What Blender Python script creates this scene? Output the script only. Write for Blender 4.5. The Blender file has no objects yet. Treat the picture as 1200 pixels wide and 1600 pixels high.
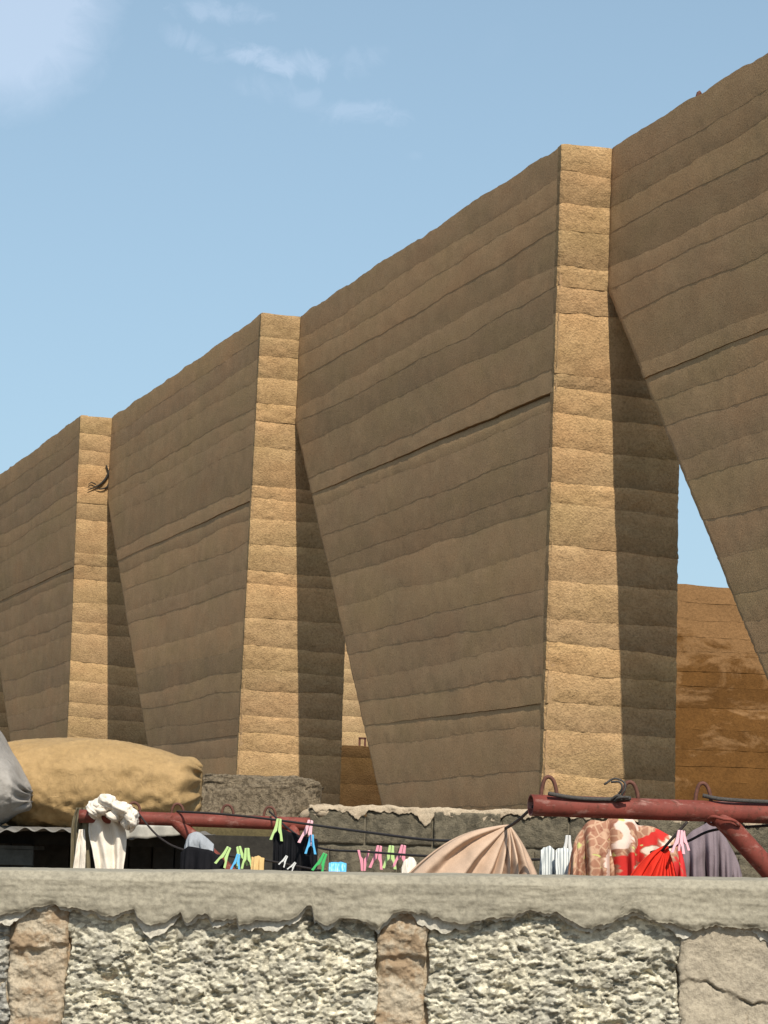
import bpy, math, random
import numpy as np
from mathutils import Vector
R = math.radians
SC = bpy.context.scene
COL = SC.collection

# ------------------------------------------------------------------ camera, sky, sun, exposure
EYE = 1.6                       # eye height above the ground
FPX = 3557.0                    # focal length in pixels of the 1200 x 1600 picture
PITCH = math.atan((1335 - 800) / FPX)
ROLL = R(1.5)
FW = np.array([0, math.cos(PITCH), math.sin(PITCH)])
_r0 = np.array([1.0, 0, 0]); _u0 = np.array([0, -math.sin(PITCH), math.cos(PITCH)])
RT = _r0 * math.cos(ROLL) + _u0 * math.sin(ROLL)
UP = -_r0 * math.sin(ROLL) + _u0 * math.cos(ROLL)

cam_data = bpy.data.cameras.new('camera')
cam = bpy.data.objects.new('camera', cam_data); COL.objects.link(cam)
cam_data.sensor_fit = 'VERTICAL'; cam_data.sensor_height = 24.0
cam_data.lens = 24.0 * FPX / 1600.0
cam_data.clip_start = 0.05; cam_data.clip_end = 6000
from mathutils import Matrix
M3 = Matrix((RT, UP, -FW)).transposed()
cam.matrix_world = Matrix.Translation((0, 0, EYE)) @ M3.to_4x4()
SC.camera = cam

# building axes (metres, seen from above)
UA = np.array([0.35066, -0.93650, 0]); UB = np.array([0.96932, 0.24581, 0])
NA = np.array([-0.93650, -0.35066, 0]); NB = np.array([0.24581, -0.96932, 0])
SUN_EL = R(46); SB = 0.124
_h = UA - SB * UB; _h /= np.linalg.norm(_h)          # horizontal direction towards the sun
SUN_DIR = np.array([_h[0] * math.cos(SUN_EL), _h[1] * math.cos(SUN_EL), math.sin(SUN_EL)])
sun_d = bpy.data.lights.new('sun', 'SUN'); sun_d.energy = 5.0; sun_d.angle = R(0.53)
sun_d.color = (1.0, 0.93, 0.82)
sun = bpy.data.objects.new('sun', sun_d); COL.objects.link(sun)
sun.rotation_euler = Vector(-SUN_DIR).to_track_quat('-Z', 'Y').to_euler()

def ray(px, py):
    return FW + RT * (px - 600) / FPX + UP * (800 - py) / FPX

world = bpy.data.worlds.new('World'); SC.world = world; world.use_nodes = True
def build_world():
    nt = world.node_tree; N = nt.nodes; L = nt.links; N.clear()
    out = N.new('ShaderNodeOutputWorld'); bg = N.new('ShaderNodeBackground')
    sky = N.new('ShaderNodeTexSky'); sky.sky_type = 'NISHITA'; sky.sun_disc = False
    sky.sun_elevation = SUN_EL; sky.sun_rotation = math.atan2(SUN_DIR[0], SUN_DIR[1])
    sky.altitude = 50; sky.air_density = 1.15; sky.dust_density = 1.6; sky.ozone_density = 1.6
    bg.inputs['Strength'].default_value = 0.105
    tc = N.new('ShaderNodeTexCoord')
    def math_(op, a, b=None, clamp=False):
        n = N.new('ShaderNodeMath'); n.operation = op; n.use_clamp = clamp
        for i, v in enumerate((a, b)):
            if v is None: continue
            if isinstance(v, (int, float)): n.inputs[i].default_value = v
            else: L.new(v, n.inputs[i])
        return n.outputs[0]
    def dot_(vec):
        n = N.new('ShaderNodeVectorMath'); n.operation = 'DOT_PRODUCT'
        L.new(tc.outputs['Generated'], n.inputs[0]); n.inputs[1].default_value = tuple(vec)
        return n.outputs['Value']
    nz = N.new('ShaderNodeTexNoise'); nz.inputs['Scale'].default_value = 55; nz.inputs['Detail'].default_value = 11
    nz.inputs['Roughness'].default_value = 0.66; nz.inputs['Distortion'].default_value = 1.2
    L.new(tc.outputs['Generated'], nz.inputs['Vector'])
    big = N.new('ShaderNodeTexNoise'); big.inputs['Scale'].default_value = 3.0; big.inputs['Detail'].default_value = 6
    L.new(tc.outputs['Generated'], big.inputs['Vector'])
    wn = math_('SUBTRACT', nz.outputs['Fac'], 0.5)
    total = math_('MULTIPLY', math_('SUBTRACT', big.outputs['Fac'], 0.58, ), 0.9, True)
    # px, py, half width, half height, tilt (deg, down to the right), strength
    for px, py, rx, ry, tilt, st in [(345, 18, 85, 20, 3, .30), (420, 92, 95, 20, 14, .44), (478, 100, 40, 24, 10, .34),
                                     (300, 66, 60, 20, 20, .22), (560, 95, 50, 26, -15, .13), (565, 175, 85, 22, 4, .28), (490, 165, 60, 24, 25, .18),
                                     (420, 140, 60, 24, 15, .14),
                                     (-20, 0, 215, 190, -10, .40), (648, 243, 14, 9, 0, .13)]:
        c = ray(px, py); c = c / np.linalg.norm(c)
        e1 = RT * math.cos(R(tilt)) - UP * math.sin(R(tilt)); e2 = UP * math.cos(R(tilt)) + RT * math.sin(R(tilt))
        e1 = e1 - c * (e1 @ c); e2 = e2 - c * (e2 @ c)
        a = math_('DIVIDE', dot_(e1), rx / FPX); b = math_('DIVIDE', dot_(e2), ry / FPX)
        r2 = math_('ADD', math_('MULTIPLY', a, a), math_('MULTIPLY', b, b))
        soft = 2.6 if rx < 150 else 0.35
        f = math_('ADD', math_('SUBTRACT', 1.0, r2), math_('MULTIPLY', wn, soft * 1.6))
        f = math_('POWER', math_('MULTIPLY', f, 0.85 if rx < 150 else 1.5, True), 1.4)
        f = math_('MULTIPLY', f, math_('GREATER_THAN', dot_(c), 0.5))
        total = math_('MAXIMUM', total, math_('MULTIPLY', f, st if rx > 150 else st * 0.62))
    mx = N.new('ShaderNodeMix'); mx.data_type = 'RGBA'
    L.new(math_('MULTIPLY', total, 1.0, True), mx.inputs['Factor'])
    hz = N.new('ShaderNodeMix'); hz.data_type = 'RGBA'; sx = N.new('ShaderNodeSeparateXYZ'); L.new(tc.outputs['Generated'], sx.inputs[0])
    up_ = math_('SUBTRACT', 1.0, math_('MAXIMUM', sx.outputs[2], 0.0))
    L.new(math_('MULTIPLY', math_('POWER', up_, 1.25), 0.80), hz.inputs['Factor'])
    hz.inputs['B'].default_value = (4.2, 6.25, 7.85, 1)             # thin high veil over the whole sky
    L.new(sky.outputs['Color'], hz.inputs['A'])
    L.new(hz.outputs['Result'], mx.inputs['A']); mx.inputs['B'].default_value = (7.0, 7.9, 9.6, 1)
    L.new(mx.outputs['Result'], bg.inputs['Color']); L.new(bg.outputs[0], out.inputs['Surface'])
build_world()
SC.view_settings.view_transform = 'Standard'; SC.view_settings.look = 'None'
SC.view_settings.exposure = 0.13; SC.view_settings.gamma = 1.0; SC.view_settings.use_curve_mapping = False

# ------------------------------------------------------------------ helpers
def at(px, py, Y):
    """world point seen at picture position (px, py) at forward distance Y"""
    d = ray(px, py); p = d * (Y / d[1]); p[2] += EYE
    return p
def on_plane(px, py, O, n):
    d = ray(px, py); o = np.array([0, 0, EYE])
    t = ((O - o) @ n) / (d @ n)
    return o + d * t

def _hash(ix, iy, seed):
    h = (ix.astype(np.int64) * 374761393 + iy.astype(np.int64) * 668265263 + seed * 2147483647 + 1013904223) & 0xffffffff
    h = ((h ^ (h >> 13)) * 1274126177) & 0xffffffff
    h = ((h ^ (h >> 16)) * 2246822519) & 0xffffffff
    return ((h ^ (h >> 15)) & 0xffffff) / float(0x1000000)
def vnoise(x, y, seed=0):
    x = np.asarray(x, float); y = np.asarray(y, float) + 0 * x; x = x + 0 * y
    ix = np.floor(x); iy = np.floor(y); fx = x - ix; fy = y - iy
    fx = fx * fx * (3 - 2 * fx); fy = fy * fy * (3 - 2 * fy)
    a = _hash(ix, iy, seed); b = _hash(ix + 1, iy, seed); c = _hash(ix, iy + 1, seed); d = _hash(ix + 1, iy + 1, seed)
    return (a + (b - a) * fx) * (1 - fy) + (c + (d - c) * fx) * fy
def fbm(x, y, seed=0, octv=4, gain=0.5):
    s = 0; a = 1; t = 0
    for i in range(octv):
        s = s + a * (vnoise(np.asarray(x) * 2 ** i + 17.3 * i, np.asarray(y) * 2 ** i + 9.1 * i, seed + i) * 2 - 1); t += a; a *= gain
    return s / t
def worley(x, y, seed=0):
    ix = np.floor(x); iy = np.floor(y); d1 = np.full(np.shape(x), 9.0); d2 = d1.copy(); idv = np.zeros(np.shape(x))
    for dx in (-1, 0, 1):
        for dy in (-1, 0, 1):
            cx = ix + dx; cy = iy + dy
            px = cx + _hash(cx, cy, seed); py = cy + _hash(cx, cy, seed + 7)
            d = np.hypot(x - px, y - py); h = _hash(cx, cy, seed + 13)
            near = d < d1
            d2 = np.where(near, d1, np.minimum(d2, d)); idv = np.where(near, h, idv); d1 = np.where(near, d, d1)
    return d1, d2, idv

def link(name, me, mat=None, parent=None, smooth=True):
    o = bpy.data.objects.new(name, me); COL.objects.link(o)
    if mat and not me.materials: me.materials.append(mat)
    if smooth:
        me.polygons.foreach_set('use_smooth', [True] * len(me.polygons))
    if parent is not None:
        o.parent = parent
        if parent.parent is None: o.matrix_parent_inverse = parent.matrix_basis.inverted()
        else: o.matrix_parent_inverse = (parent.parent.matrix_basis @ parent.matrix_parent_inverse @ parent.matrix_basis).inverted() if False else parent_world(parent).inverted()
    return o
def parent_world(o):
    if o.parent is None: return o.matrix_basis.copy()
    return parent_world(o.parent) @ o.matrix_parent_inverse @ o.matrix_basis
def grid(name, P, mat, parent=None, uv=None, flip=False, close_u=False, smooth=True):
    nv, nu = P.shape[:2]
    idx = np.arange(nv * nu).reshape(nv, nu)
    if close_u: idx = np.concatenate([idx, idx[:, :1]], 1)
    q = np.stack([idx[:-1, :-1], idx[:-1, 1:], idx[1:, 1:], idx[1:, :-1]], -1).reshape(-1, 4)
    if flip: q = q[:, ::-1]
    me = bpy.data.meshes.new(name); me.from_pydata(P.reshape(-1, 3).tolist(), [], q.tolist())
    if uv is not None:
        l = me.uv_layers.new(name='uv'); U = uv.reshape(-1, 2)
        l.data.foreach_set('uv', U[q.reshape(-1)].reshape(-1))
    return link(name, me, mat, parent, smooth)
def cushion(name, P, inward, mat, parent=None, uv=None, sides='blrt', flip=False):
    """displaced face with separate rims turned into the wall, so that the arris stays crisp"""
    nv, nu = P.shape[:2]; idx = np.arange(nv * nu).reshape(nv, nu)
    q = np.stack([idx[:-1, :-1], idx[:-1, 1:], idx[1:, 1:], idx[1:, :-1]], -1).reshape(-1, 4)
    V = [P.reshape(-1, 3)]; Q = [q]; UVs = [uv.reshape(-1, 2)] if uv is not None else None; n = nv * nu
    for c, sl in (('b', (0, slice(None))), ('r', (slice(None), -1)), ('t', (-1, slice(None, None, -1))), ('l', (slice(None, None, -1), 0))):
        if c not in sides: continue
        e = P[sl]; m = len(e); V += [e, e + np.asarray(inward)]; a = n + np.arange(m)
        Q.append(np.stack([a[:-1], a[:-1] + m, a[1:] + m, a[1:]], -1))
        if uv is not None: UVs += [uv[sl], uv[sl]]
        n += 2 * m
    V = np.concatenate(V); Q = np.concatenate(Q)
    if flip: Q = Q[:, ::-1]
    me = bpy.data.meshes.new(name); me.from_pydata(V.tolist(), [], Q.tolist())
    if uv is not None:
        l = me.uv_layers.new(name='uv'); l.data.foreach_set('uv', np.concatenate(UVs)[Q.reshape(-1)].reshape(-1))
    return link(name, me, mat, parent)
def tag(o, label=None, cat=None, group=None, kind=None):
    if label: o['label'] = label
    if cat: o['category'] = cat
    if group: o['group'] = group
    if kind: o['kind'] = kind
    return o
def empty(name, loc, label, cat, group=None):
    o = bpy.data.objects.new(name, None); COL.objects.link(o); o.location = tuple(loc)
    o.empty_display_size = 0.1
    return tag(o, label, cat, group)

class MB:
    """collects simple shapes into one mesh"""
    def __init__(s): s.v = []; s.f = []
    def add(s, v, f):
        n = len(s.v); s.v += [tuple(map(float, p)) for p in v]; s.f += [tuple(i + n for i in q) for q in f]; return s
    def box(s, c, h, ax=None, jit=0, rnd=None):
        ax = ax or ((1, 0, 0), (0, 1, 0), (0, 0, 1)); A = np.array(ax, float); v = []
        for i in (-1, 1):
            for j in (-1, 1):
                for k in (-1, 1):
                    p = np.array(c, float) + A[0] * h[0] * i + A[1] * h[1] * j + A[2] * h[2] * k
                    if jit: p = p + np.array([rnd.uniform(-jit, jit) for _ in range(3)])
                    v.append(p)
        return s.add(v, [(0, 1, 3, 2), (4, 6, 7, 5), (0, 4, 5, 1), (2, 3, 7, 6), (0, 2, 6, 4), (1, 5, 7, 3)])
    def tube(s, pts, r, n=8, cap=True):
        pts = np.array(pts, float); m = len(pts); rr = np.broadcast_to(np.array(r, float), (m,))
        T = np.gradient(pts, axis=0); T /= np.linalg.norm(T, axis=1)[:, None] + 1e-9
        a = np.array([0, 0, 1.0]) if abs(T[0][2]) < 0.9 else np.array([1.0, 0, 0])
        X = np.cross(T[0], a); X /= np.linalg.norm(X); v = []
        for i in range(m):
            X = X - T[i] * (X @ T[i]); X /= np.linalg.norm(X) + 1e-9; Yv = np.cross(T[i], X)
            for k in range(n):
                t = 2 * math.pi * k / n; v.append(pts[i] + rr[i] * (X * math.cos(t) + Yv * math.sin(t)))
        f = [(i * n + k, i * n + (k + 1) % n, (i + 1) * n + (k + 1) % n, (i + 1) * n + k) for i in range(m - 1) for k in range(n)]
        if cap: f += [tuple(range(n))[::-1], tuple((m - 1) * n + k for k in range(n))]
        return s.add(v, f)
    def prism(s, poly, d, O, X, Yv, Z):
        """outline poly in the X/Y plane, thickness d along Z, centred"""
        O = np.array(O, float); X = np.array(X, float); Yv = np.array(Yv, float); Z = np.array(Z, float); n = len(poly)
        v = [O + X * p[0] + Yv * p[1] + Z * e for e in (-d / 2, d / 2) for p in poly]
        return s.add(v, [tuple(range(n))[::-1], tuple(range(n, 2 * n))] + [(i, (i + 1) % n, n + (i + 1) % n, n + i) for i in range(n)])
    def build(s, name, mat, parent=None, smooth=False, bevel=0):
        me = bpy.data.meshes.new(name); me.from_pydata(s.v, [], s.f)
        o = link(name, me, mat, parent, smooth)
        if bevel:
            b = o.modifiers.new('bevel', 'BEVEL'); b.width = bevel; b.segments = 2; b.limit_method = 'ANGLE'
        return o
def smoothpath(pts, n=40):
    """Catmull-Rom through the points"""
    p = np.array(pts, float); p = np.vstack([2 * p[0] - p[1], p, 2 * p[-1] - p[-2]]); out = []
    segs = len(p) - 3; per = max(2, n // segs)
    for i in range(segs):
        a, b, c, d = p[i:i + 4]
        for t in np.linspace(0, 1, per, endpoint=False):
            out.append(0.5 * (2 * b + (c - a) * t + (2 * a - 5 * b + 4 * c - d) * t * t + (3 * b - a - 3 * c + d) * t ** 3))
    out.append(p[-2]); return np.array(out)

# ------------------------------------------------------------------ materials
class NT:
    def __init__(s, name, rough=0.9, spec=0.2):
        s.m = bpy.data.materials.new(name); s.m.use_nodes = True; s.t = s.m.node_tree; s.N = s.t.nodes
        s.b = s.N['Principled BSDF']; s.b.inputs['Roughness'].default_value = rough
        s.b.inputs['Specular IOR Level'].default_value = spec
        s.tc = s.N.new('ShaderNodeTexCoord')
    def L(s, a, b): s.t.links.new(a, b)
    def vec(s, scale=(1, 1, 1), src='Object', loc=(0, 0, 0)):
        n = s.N.new('ShaderNodeMapping'); n.inputs['Scale'].default_value = scale; n.inputs['Location'].default_value = loc
        s.L(s.tc.outputs[src], n.inputs['Vector']); return n.outputs[0]
    def noise(s, scale, detail=4, rough=0.55, vec=None, dist=0):
        n = s.N.new('ShaderNodeTexNoise'); n.inputs['Scale'].default_value = scale; n.inputs['Detail'].default_value = detail
        n.inputs['Roughness'].default_value = rough; n.inputs['Distortion'].default_value = dist
        s.L(vec if vec is not None else s.tc.outputs['Object'], n.inputs['Vector']); return n.outputs['Fac']
    def voro(s, scale, feature='F1', out='Distance', vec=None):
        n = s.N.new('ShaderNodeTexVoronoi'); n.feature = feature; n.inputs['Scale'].default_value = scale
        s.L(vec if vec is not None else s.tc.outputs['Object'], n.inputs['Vector']); return n.outputs[out]
    def ramp(s, f, stops):
        n = s.N.new('ShaderNodeValToRGB'); e = n.color_ramp.elements
        while len(e) < len(stops): e.new(0.5)
        for i, (p, c) in enumerate(stops):
            e[i].position = p; e[i].color = (*(c if isinstance(c, tuple) else (c, c, c)), 1)
        s.L(f, n.inputs[0]); return n.outputs[0]
    def mix(s, f, a, b, mode='MIX'):
        n = s.N.new('ShaderNodeMix'); n.data_type = 'RGBA'; n.blend_type = mode
        for v, k in ((f, 'Factor'), (a, 'A'), (b, 'B')):
            if isinstance(v, (int, float)): n.inputs[k].default_value = v
            elif isinstance(v, tuple): n.inputs[k].default_value = (*v, 1)
            else: s.L(v, n.inputs[k])
        return n.outputs['Result']
    def math(s, op, a, b=None, clamp=False):
        n = s.N.new('ShaderNodeMath'); n.operation = op; n.use_clamp = clamp
        for i, v in enumerate((a, b)):
            if v is None: continue
            if isinstance(v, (int, float)): n.inputs[i].default_value = v
            else: s.L(v, n.inputs[i])
        return n.outputs[0]
    def rnd(s): return s.N.new('ShaderNodeObjectInfo').outputs['Random']
    def uv(s):
        n = s.N.new('ShaderNodeSeparateXYZ'); s.L(s.tc.outputs['UV'], n.inputs[0]); return n.outputs[0], n.outputs[1]
    def color(s, c):
        if isinstance(c, tuple): s.b.inputs['Base Color'].default_value = (*c, 1)
        else: s.L(c, s.b.inputs['Base Color'])
    def bump(s, h, strength=0.5, dist=0.01):
        n = s.N.new('ShaderNodeBump'); n.inputs['Strength'].default_value = strength; n.inputs['Distance'].default_value = dist
        s.L(h, n.inputs['Height']); s.L(n.outputs[0], s.b.inputs['Normal']); return s

def earth_material(name, base, dark, pale, grain=1.0, layered=True, bump=0.6, band=(0.70, 1.20), fs=38):
    t = NT(name, 0.95, 0.1)
    big = t.noise(0.55, 5, 0.6, dist=0.4); mid = t.noise(4.0, 6, 0.65); fine = t.noise(fs, 6, 0.75)
    streak = t.noise(1.0, 4, 0.6, vec=t.vec((5, 5, 0.45)))
    c = t.mix(t.ramp(big, [(0.3, 0.0), (0.7, 1.0)]), base, dark)
    c = t.mix(t.ramp(mid, [(0.42, 0.0), (0.75, 0.55)]), c, pale)
    c = t.mix(t.ramp(streak, [(0.5, 0.0), (0.72, 0.35)]), c, dark)
    if layered:
        r = t.rnd()
        c = t.mix(1.0, c, t.ramp(r, [(0.0, (0.80, 0.79, 0.78)), (0.35, (1.02, 1.0, 0.95)), (0.6, (0.92, 0.90, 0.90)), (1.0, (1.12, 1.07, 1.0))]), 'MULTIPLY')
        hue = t.noise(0.9, 4, 0.6, vec=t.vec((1, 1, 2.2), loc=(4, 2, 7)))
        c = t.mix(1.0, c, t.ramp(hue, [(0.35, (0.965, 0.985, 0.95)), (0.5, (1.0, 1.0, 1.0)), (0.66, (1.035, 0.99, 0.975))]), 'MULTIPLY')
        u, v = t.uv()
        vv = t.math('ADD', v, t.math('MULTIPLY', t.math('SUBTRACT', mid, 0.5), 0.7))
        c = t.mix(1.0, c, t.ramp(vv, [(0.0, band[0]), (0.3, 0.5 + band[0] * 0.5), (0.75, 1.0), (1.0, band[1])]), 'MULTIPLY')
    c = t.mix(1.0, c, t.ramp(fine, [(0.28, 1 - 0.42 * grain), (0.55, 1.0), (0.8, 1 + 0.18 * grain)]), 'MULTIPLY')
    vo = t.voro(55)
    spots = t.ramp(t.noise(60, 2, 0.5), [(0.66, 1.0), (0.72, 0.55)])
    c = t.mix(0.7, c, t.mix(1.0, c, spots, 'MULTIPLY'))
    t.color(c)
    h = t.math('ADD', t.math('MULTIPLY', fine, 1.0), t.math('MULTIPLY', vo, 0.5 if fs < 50 else 0.1))
    h = t.math('ADD', h, t.math('MULTIPLY', mid, 0.8))
    t.bump(h, bump, 0.02)
    return t.m
M_EARTH = earth_material('rammed_earth', (0.425, 0.285, 0.146), (0.36, 0.24, 0.123), (0.475, 0.33, 0.178))
M_SKIN = earth_material('smooth_rammed_earth', (0.425, 0.278, 0.148), (0.35, 0.24, 0.134), (0.465, 0.315, 0.175), 1.1, bump=0.32, band=(0.86, 1.06), fs=75)
M_CORE = earth_material('rammed_earth_core', (0.30, 0.20, 0.10), (0.25, 0.16, 0.08), (0.34, 0.23, 0.12), layered=False)
M_PALE = earth_material('pale_earth', (0.46, 0.32, 0.18), (0.38, 0.26, 0.14), (0.52, 0.38, 0.22))
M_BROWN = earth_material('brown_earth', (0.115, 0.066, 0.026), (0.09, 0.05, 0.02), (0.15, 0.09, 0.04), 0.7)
def shaded_orange_earth():
    t = NT('shaded_orange_earth', 0.95, 0.1)
    mid = t.noise(4.0, 6, 0.65); fine = t.noise(34, 5, 0.7)
    c = t.mix(t.ramp(mid, [(0.35, 0.0), (0.7, 1.0)]), (0.145, 0.070, 0.021), (0.105, 0.050, 0.015))  # darker orange base carries the shade lying over this whole wall
    # lighter scuffed skin, in flat lenses on the upper half of the wall
    pn = t.noise(1.15, 7, 0.68, vec=t.vec((1.0, 1.0, 2.6)), dist=0.6)
    z = t.N.new('ShaderNodeSeparateXYZ'); t.L(t.tc.outputs['Object'], z.inputs[0])
    hgt = t.math('MULTIPLY', t.math('SUBTRACT', z.outputs[2], 2.75), 0.16, True)
    m = t.ramp(t.math('ADD', pn, hgt), [(0.58, 0.0), (0.68, 0.85)])
    c = t.mix(m, c, (0.26, 0.148, 0.066))
    c = t.mix(1.0, c, t.ramp(t.rnd(), [(0, 0.86), (1, 1.1)]), 'MULTIPLY')
    c = t.mix(1.0, c, t.ramp(fine, [(0.28, 0.72), (0.55, 1.0), (0.8, 1.15)]), 'MULTIPLY')
    t.color(c); t.bump(fine, 0.5, 0.02); return t.m
M_ORANGE = shaded_orange_earth()

def concrete(name, a, b, scale=30, bump=0.5, dist=0.004, rough=0.9, spots=None):
    t = NT(name, rough, 0.2)
    n1 = t.noise(scale * 0.2, 5, 0.6); n2 = t.noise(scale, 6, 0.7); n3 = t.noise(scale * 6, 3, 0.7)
    c = t.mix(t.ramp(n1, [(0.3, 0.0), (0.7, 1.0)]), a, b)
    c = t.mix(1.0, c, t.ramp(n2, [(0.3, 0.8), (0.5, 1.0), (0.75, 1.12)]), 'MULTIPLY')
    c = t.mix(1.0, c, t.ramp(n3, [(0.3, 0.72), (0.6, 1.08)]), 'MULTIPLY')
    if spots: c = t.mix(t.ramp(t.noise(scale * 0.5, 6, 0.7), [(0.47, 0.0), (0.56, 0.9)]), c, spots)
    t.color(c); t.bump(t.math('ADD', n2, t.math('MULTIPLY', n3, 0.5)), bump, dist); return t.m
M_CAP = concrete('cement_render', (0.315, 0.285, 0.215), (0.262, 0.238, 0.18), 22, 0.5, 0.003)
M_SCRATCH = concrete('pale_mortar', (0.44, 0.42, 0.36), (0.52, 0.48, 0.39), 40, 0.6, 0.003)
M_JOINT = concrete('mortar_brown', (0.36, 0.285, 0.195), (0.46, 0.40, 0.30), 45, 0.9, 0.004, spots=(0.27, 0.19, 0.115))
M_PLASTER = concrete('smooth_plaster', (0.40, 0.345, 0.255), (0.33, 0.285, 0.215), 32, 0.8, 0.004)
def pebble_material(name, shades):
    t = NT(name, 0.9, 0.25)
    v = t.voro(1, out='Color', vec=t.vec((120, 120, 230))); sp = t.N.new('ShaderNodeSeparateColor'); t.L(v, sp.inputs[0])
    c = t.ramp(sp.outputs[0], shades)
    c = t.mix(0.5, c, t.ramp(t.noise(1, 5, 0.75, vec=t.vec((90, 90, 170))), shades))
    c = t.mix(1.0, c, t.ramp(t.noise(14, 6, 0.7), [(0.32, (0.66, 0.67, 0.70)), (0.55, (1.0, 1.0, 0.98)), (0.72, (1.18, 1.14, 1.05))]), 'MULTIPLY')
    c = t.mix(1.0, c, t.ramp(t.noise(260, 3, 0.7), [(0.3, 0.72), (0.65, 1.1)]), 'MULTIPLY')
    t.color(c); t.bump(t.noise(300, 4, 0.7), 0.6, 0.002); return t.m
M_PEB = pebble_material('crumbling_concrete', [(0.2, (0.17, 0.155, 0.125)), (0.38, (0.37, 0.345, 0.265)), (0.57, (0.53, 0.49, 0.38)), (0.78, (0.80, 0.75, 0.60))])
M_PEBD = pebble_material('crumbling_concrete_grey', [(0.15, (0.14, 0.135, 0.12)), (0.4, (0.28, 0.27, 0.24)), (0.62, (0.40, 0.38, 0.33)), (0.85, (0.55, 0.53, 0.46))])
M_DARKBLOCK = concrete('dark_block', (0.105, 0.091, 0.064), (0.15, 0.13, 0.09), 30, 1.0, 0.02, spots=(0.185, 0.158, 0.108))  # dark grey-brown base with lighter spots for the blocks
M_DARKMORTAR = concrete('dark_mortar', (0.17, 0.147, 0.105), (0.135, 0.117, 0.083), 30, 0.7, 0.01)
M_CRUST = concrete('cream_crust', (0.46, 0.38, 0.27), (0.38, 0.30, 0.21), 24, 0.8, 0.01)
M_LUMP = concrete('pitted_concrete', (0.46, 0.365, 0.245), (0.35, 0.275, 0.18), 80, 1.0, 0.03, spots=(0.17, 0.132, 0.085))
M_MUSTARD = concrete('mustard_plaster_in_shade', (0.10, 0.078, 0.034), (0.075, 0.06, 0.028), 12, 0.5, 0.01)  # plaster base darkened: the wall's shade is put into its colour
def simple(name, c, rough=0.6, spec=0.4, var=0.12, scale=60, bump=0.0, dist=0.002, sheen=0):
    t = NT(name, rough, spec); n = t.noise(scale, 4, 0.65)
    t.color(t.mix(1.0, c, t.ramp(n, [(0.3, 1 - var), (0.7, 1 + var)]), 'MULTIPLY'))
    if bump: t.bump(n, bump, dist)
    return t.m
def red_pipe():
    t = NT('red_oxide_paint', 0.62, 0.18)
    n = t.noise(14, 6, 0.7); n2 = t.noise(70, 4, 0.7)
    c = t.mix(t.ramp(n, [(0.35, 0.0), (0.68, 1.0)]), (0.205, 0.050, 0.036), (0.135, 0.036, 0.026))
    c = t.mix(t.ramp(n2, [(0.54, 0.0), (0.68, 0.8)]), c, (0.085, 0.032, 0.020))
    c = t.mix(t.ramp(t.noise(45, 5, 0.7, vec=t.vec((0.3, 1, 1))), [(0.56, 0.0), (0.66, 0.45)]), c, (0.36, 0.22, 0.18))
    c = t.mix(t.ramp(t.noise(9, 7, 0.75, dist=0.8), [(0.56, 0.0), (0.62, 0.75)]), c, (0.075, 0.034, 0.022))
    t.color(c); t.bump(n2, 0.25, 0.002); return t.m
M_RED = red_pipe()
M_RUST = simple('rusty_iron', (0.11, 0.045, 0.03), 0.75, 0.3, 0.3, 80, 0.4)
M_ROPE = simple('black_cord', (0.028, 0.022, 0.020), 0.7, 0.3, 0.3, 150, 0.5)
M_TWINE = simple('grey_black_twine', (0.06, 0.055, 0.05), 0.8, 0.2, 0.4, 200, 0.6)
def sack_material(name, a, b, dirt):
    t = NT(name, 0.7, 0.25); n = t.noise(5, 6, 0.65, dist=0.5); n2 = t.noise(45, 4, 0.7)
    c = t.mix(t.ramp(n, [(0.35, 0.0), (0.7, 1.0)]), a, b)
    c = t.mix(t.ramp(t.noise(9, 7, 0.7, dist=1.0), [(0.58, 0.0), (0.72, 0.65)]), c, dirt)
    c = t.mix(1.0, c, t.ramp(n2, [(0.3, 0.85), (0.7, 1.08)]), 'MULTIPLY')
    w = t.N.new('ShaderNodeTexWave'); w.inputs['Scale'].default_value = 120; w.inputs['Distortion'].default_value = 1.5
    t.L(t.tc.outputs['Object'], w.inputs['Vector'])
    t.color(c); t.bump(t.math('ADD', t.noise(22, 8, 0.72, dist=1.8), t.math('MULTIPLY', w.outputs['Fac'], 0.06)), 0.55, 0.015); return t.m
M_SACK = sack_material('ochre_sack', (0.395, 0.262, 0.118), (0.33, 0.215, 0.092), (0.19, 0.125, 0.06))
M_GSACK = sack_material('grey_sack', (0.34, 0.315, 0.28), (0.27, 0.25, 0.225), (0.17, 0.155, 0.135))
M_ZINC = simple('dull_zinc', (0.36, 0.34, 0.29), 0.6, 0.4, 0.2, 25, 0.2)
M_ZINCD = simple('stained_zinc', (0.16, 0.15, 0.13), 0.6, 0.4, 0.3, 12, 0.2)
M_DARKWOOD = simple('dark_board', (0.030, 0.027, 0.022), 0.85, 0.2, 0.35, 20, 0.5, 0.006)
M_GREYWOOD = simple('grey_board', (0.075, 0.078, 0.072), 0.8, 0.2, 0.3, 18, 0.4, 0.004)
def cloth(name, c, var=0.08, c2=None):
    t = NT(name, 0.95, 0.05); n = t.noise(25, 4, 0.6); n2 = t.noise(300, 3, 0.6)
    col = t.mix(t.ramp(n, [(0.3, 0.0), (0.7, 1.0)]), c, c2 or tuple(x * 0.85 for x in c))
    col = t.mix(1.0, col, t.ramp(n2, [(0.3, 1 - var), (0.7, 1 + var)]), 'MULTIPLY')
    t.color(col); t.bump(n2, 0.25, 0.0015)
    t.b.inputs['Sheen Weight'].default_value = 0.0; return t.m
M_BEIGE = cloth('beige_cloth', (0.50, 0.36, 0.26)); M_WHITE = cloth('cream_cloth', (0.72, 0.65, 0.55))
M_BLACK = cloth('black_cloth', (0.012, 0.012, 0.014)); M_GREYC = cloth('grey_cloth', (0.30, 0.32, 0.34))
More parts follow.
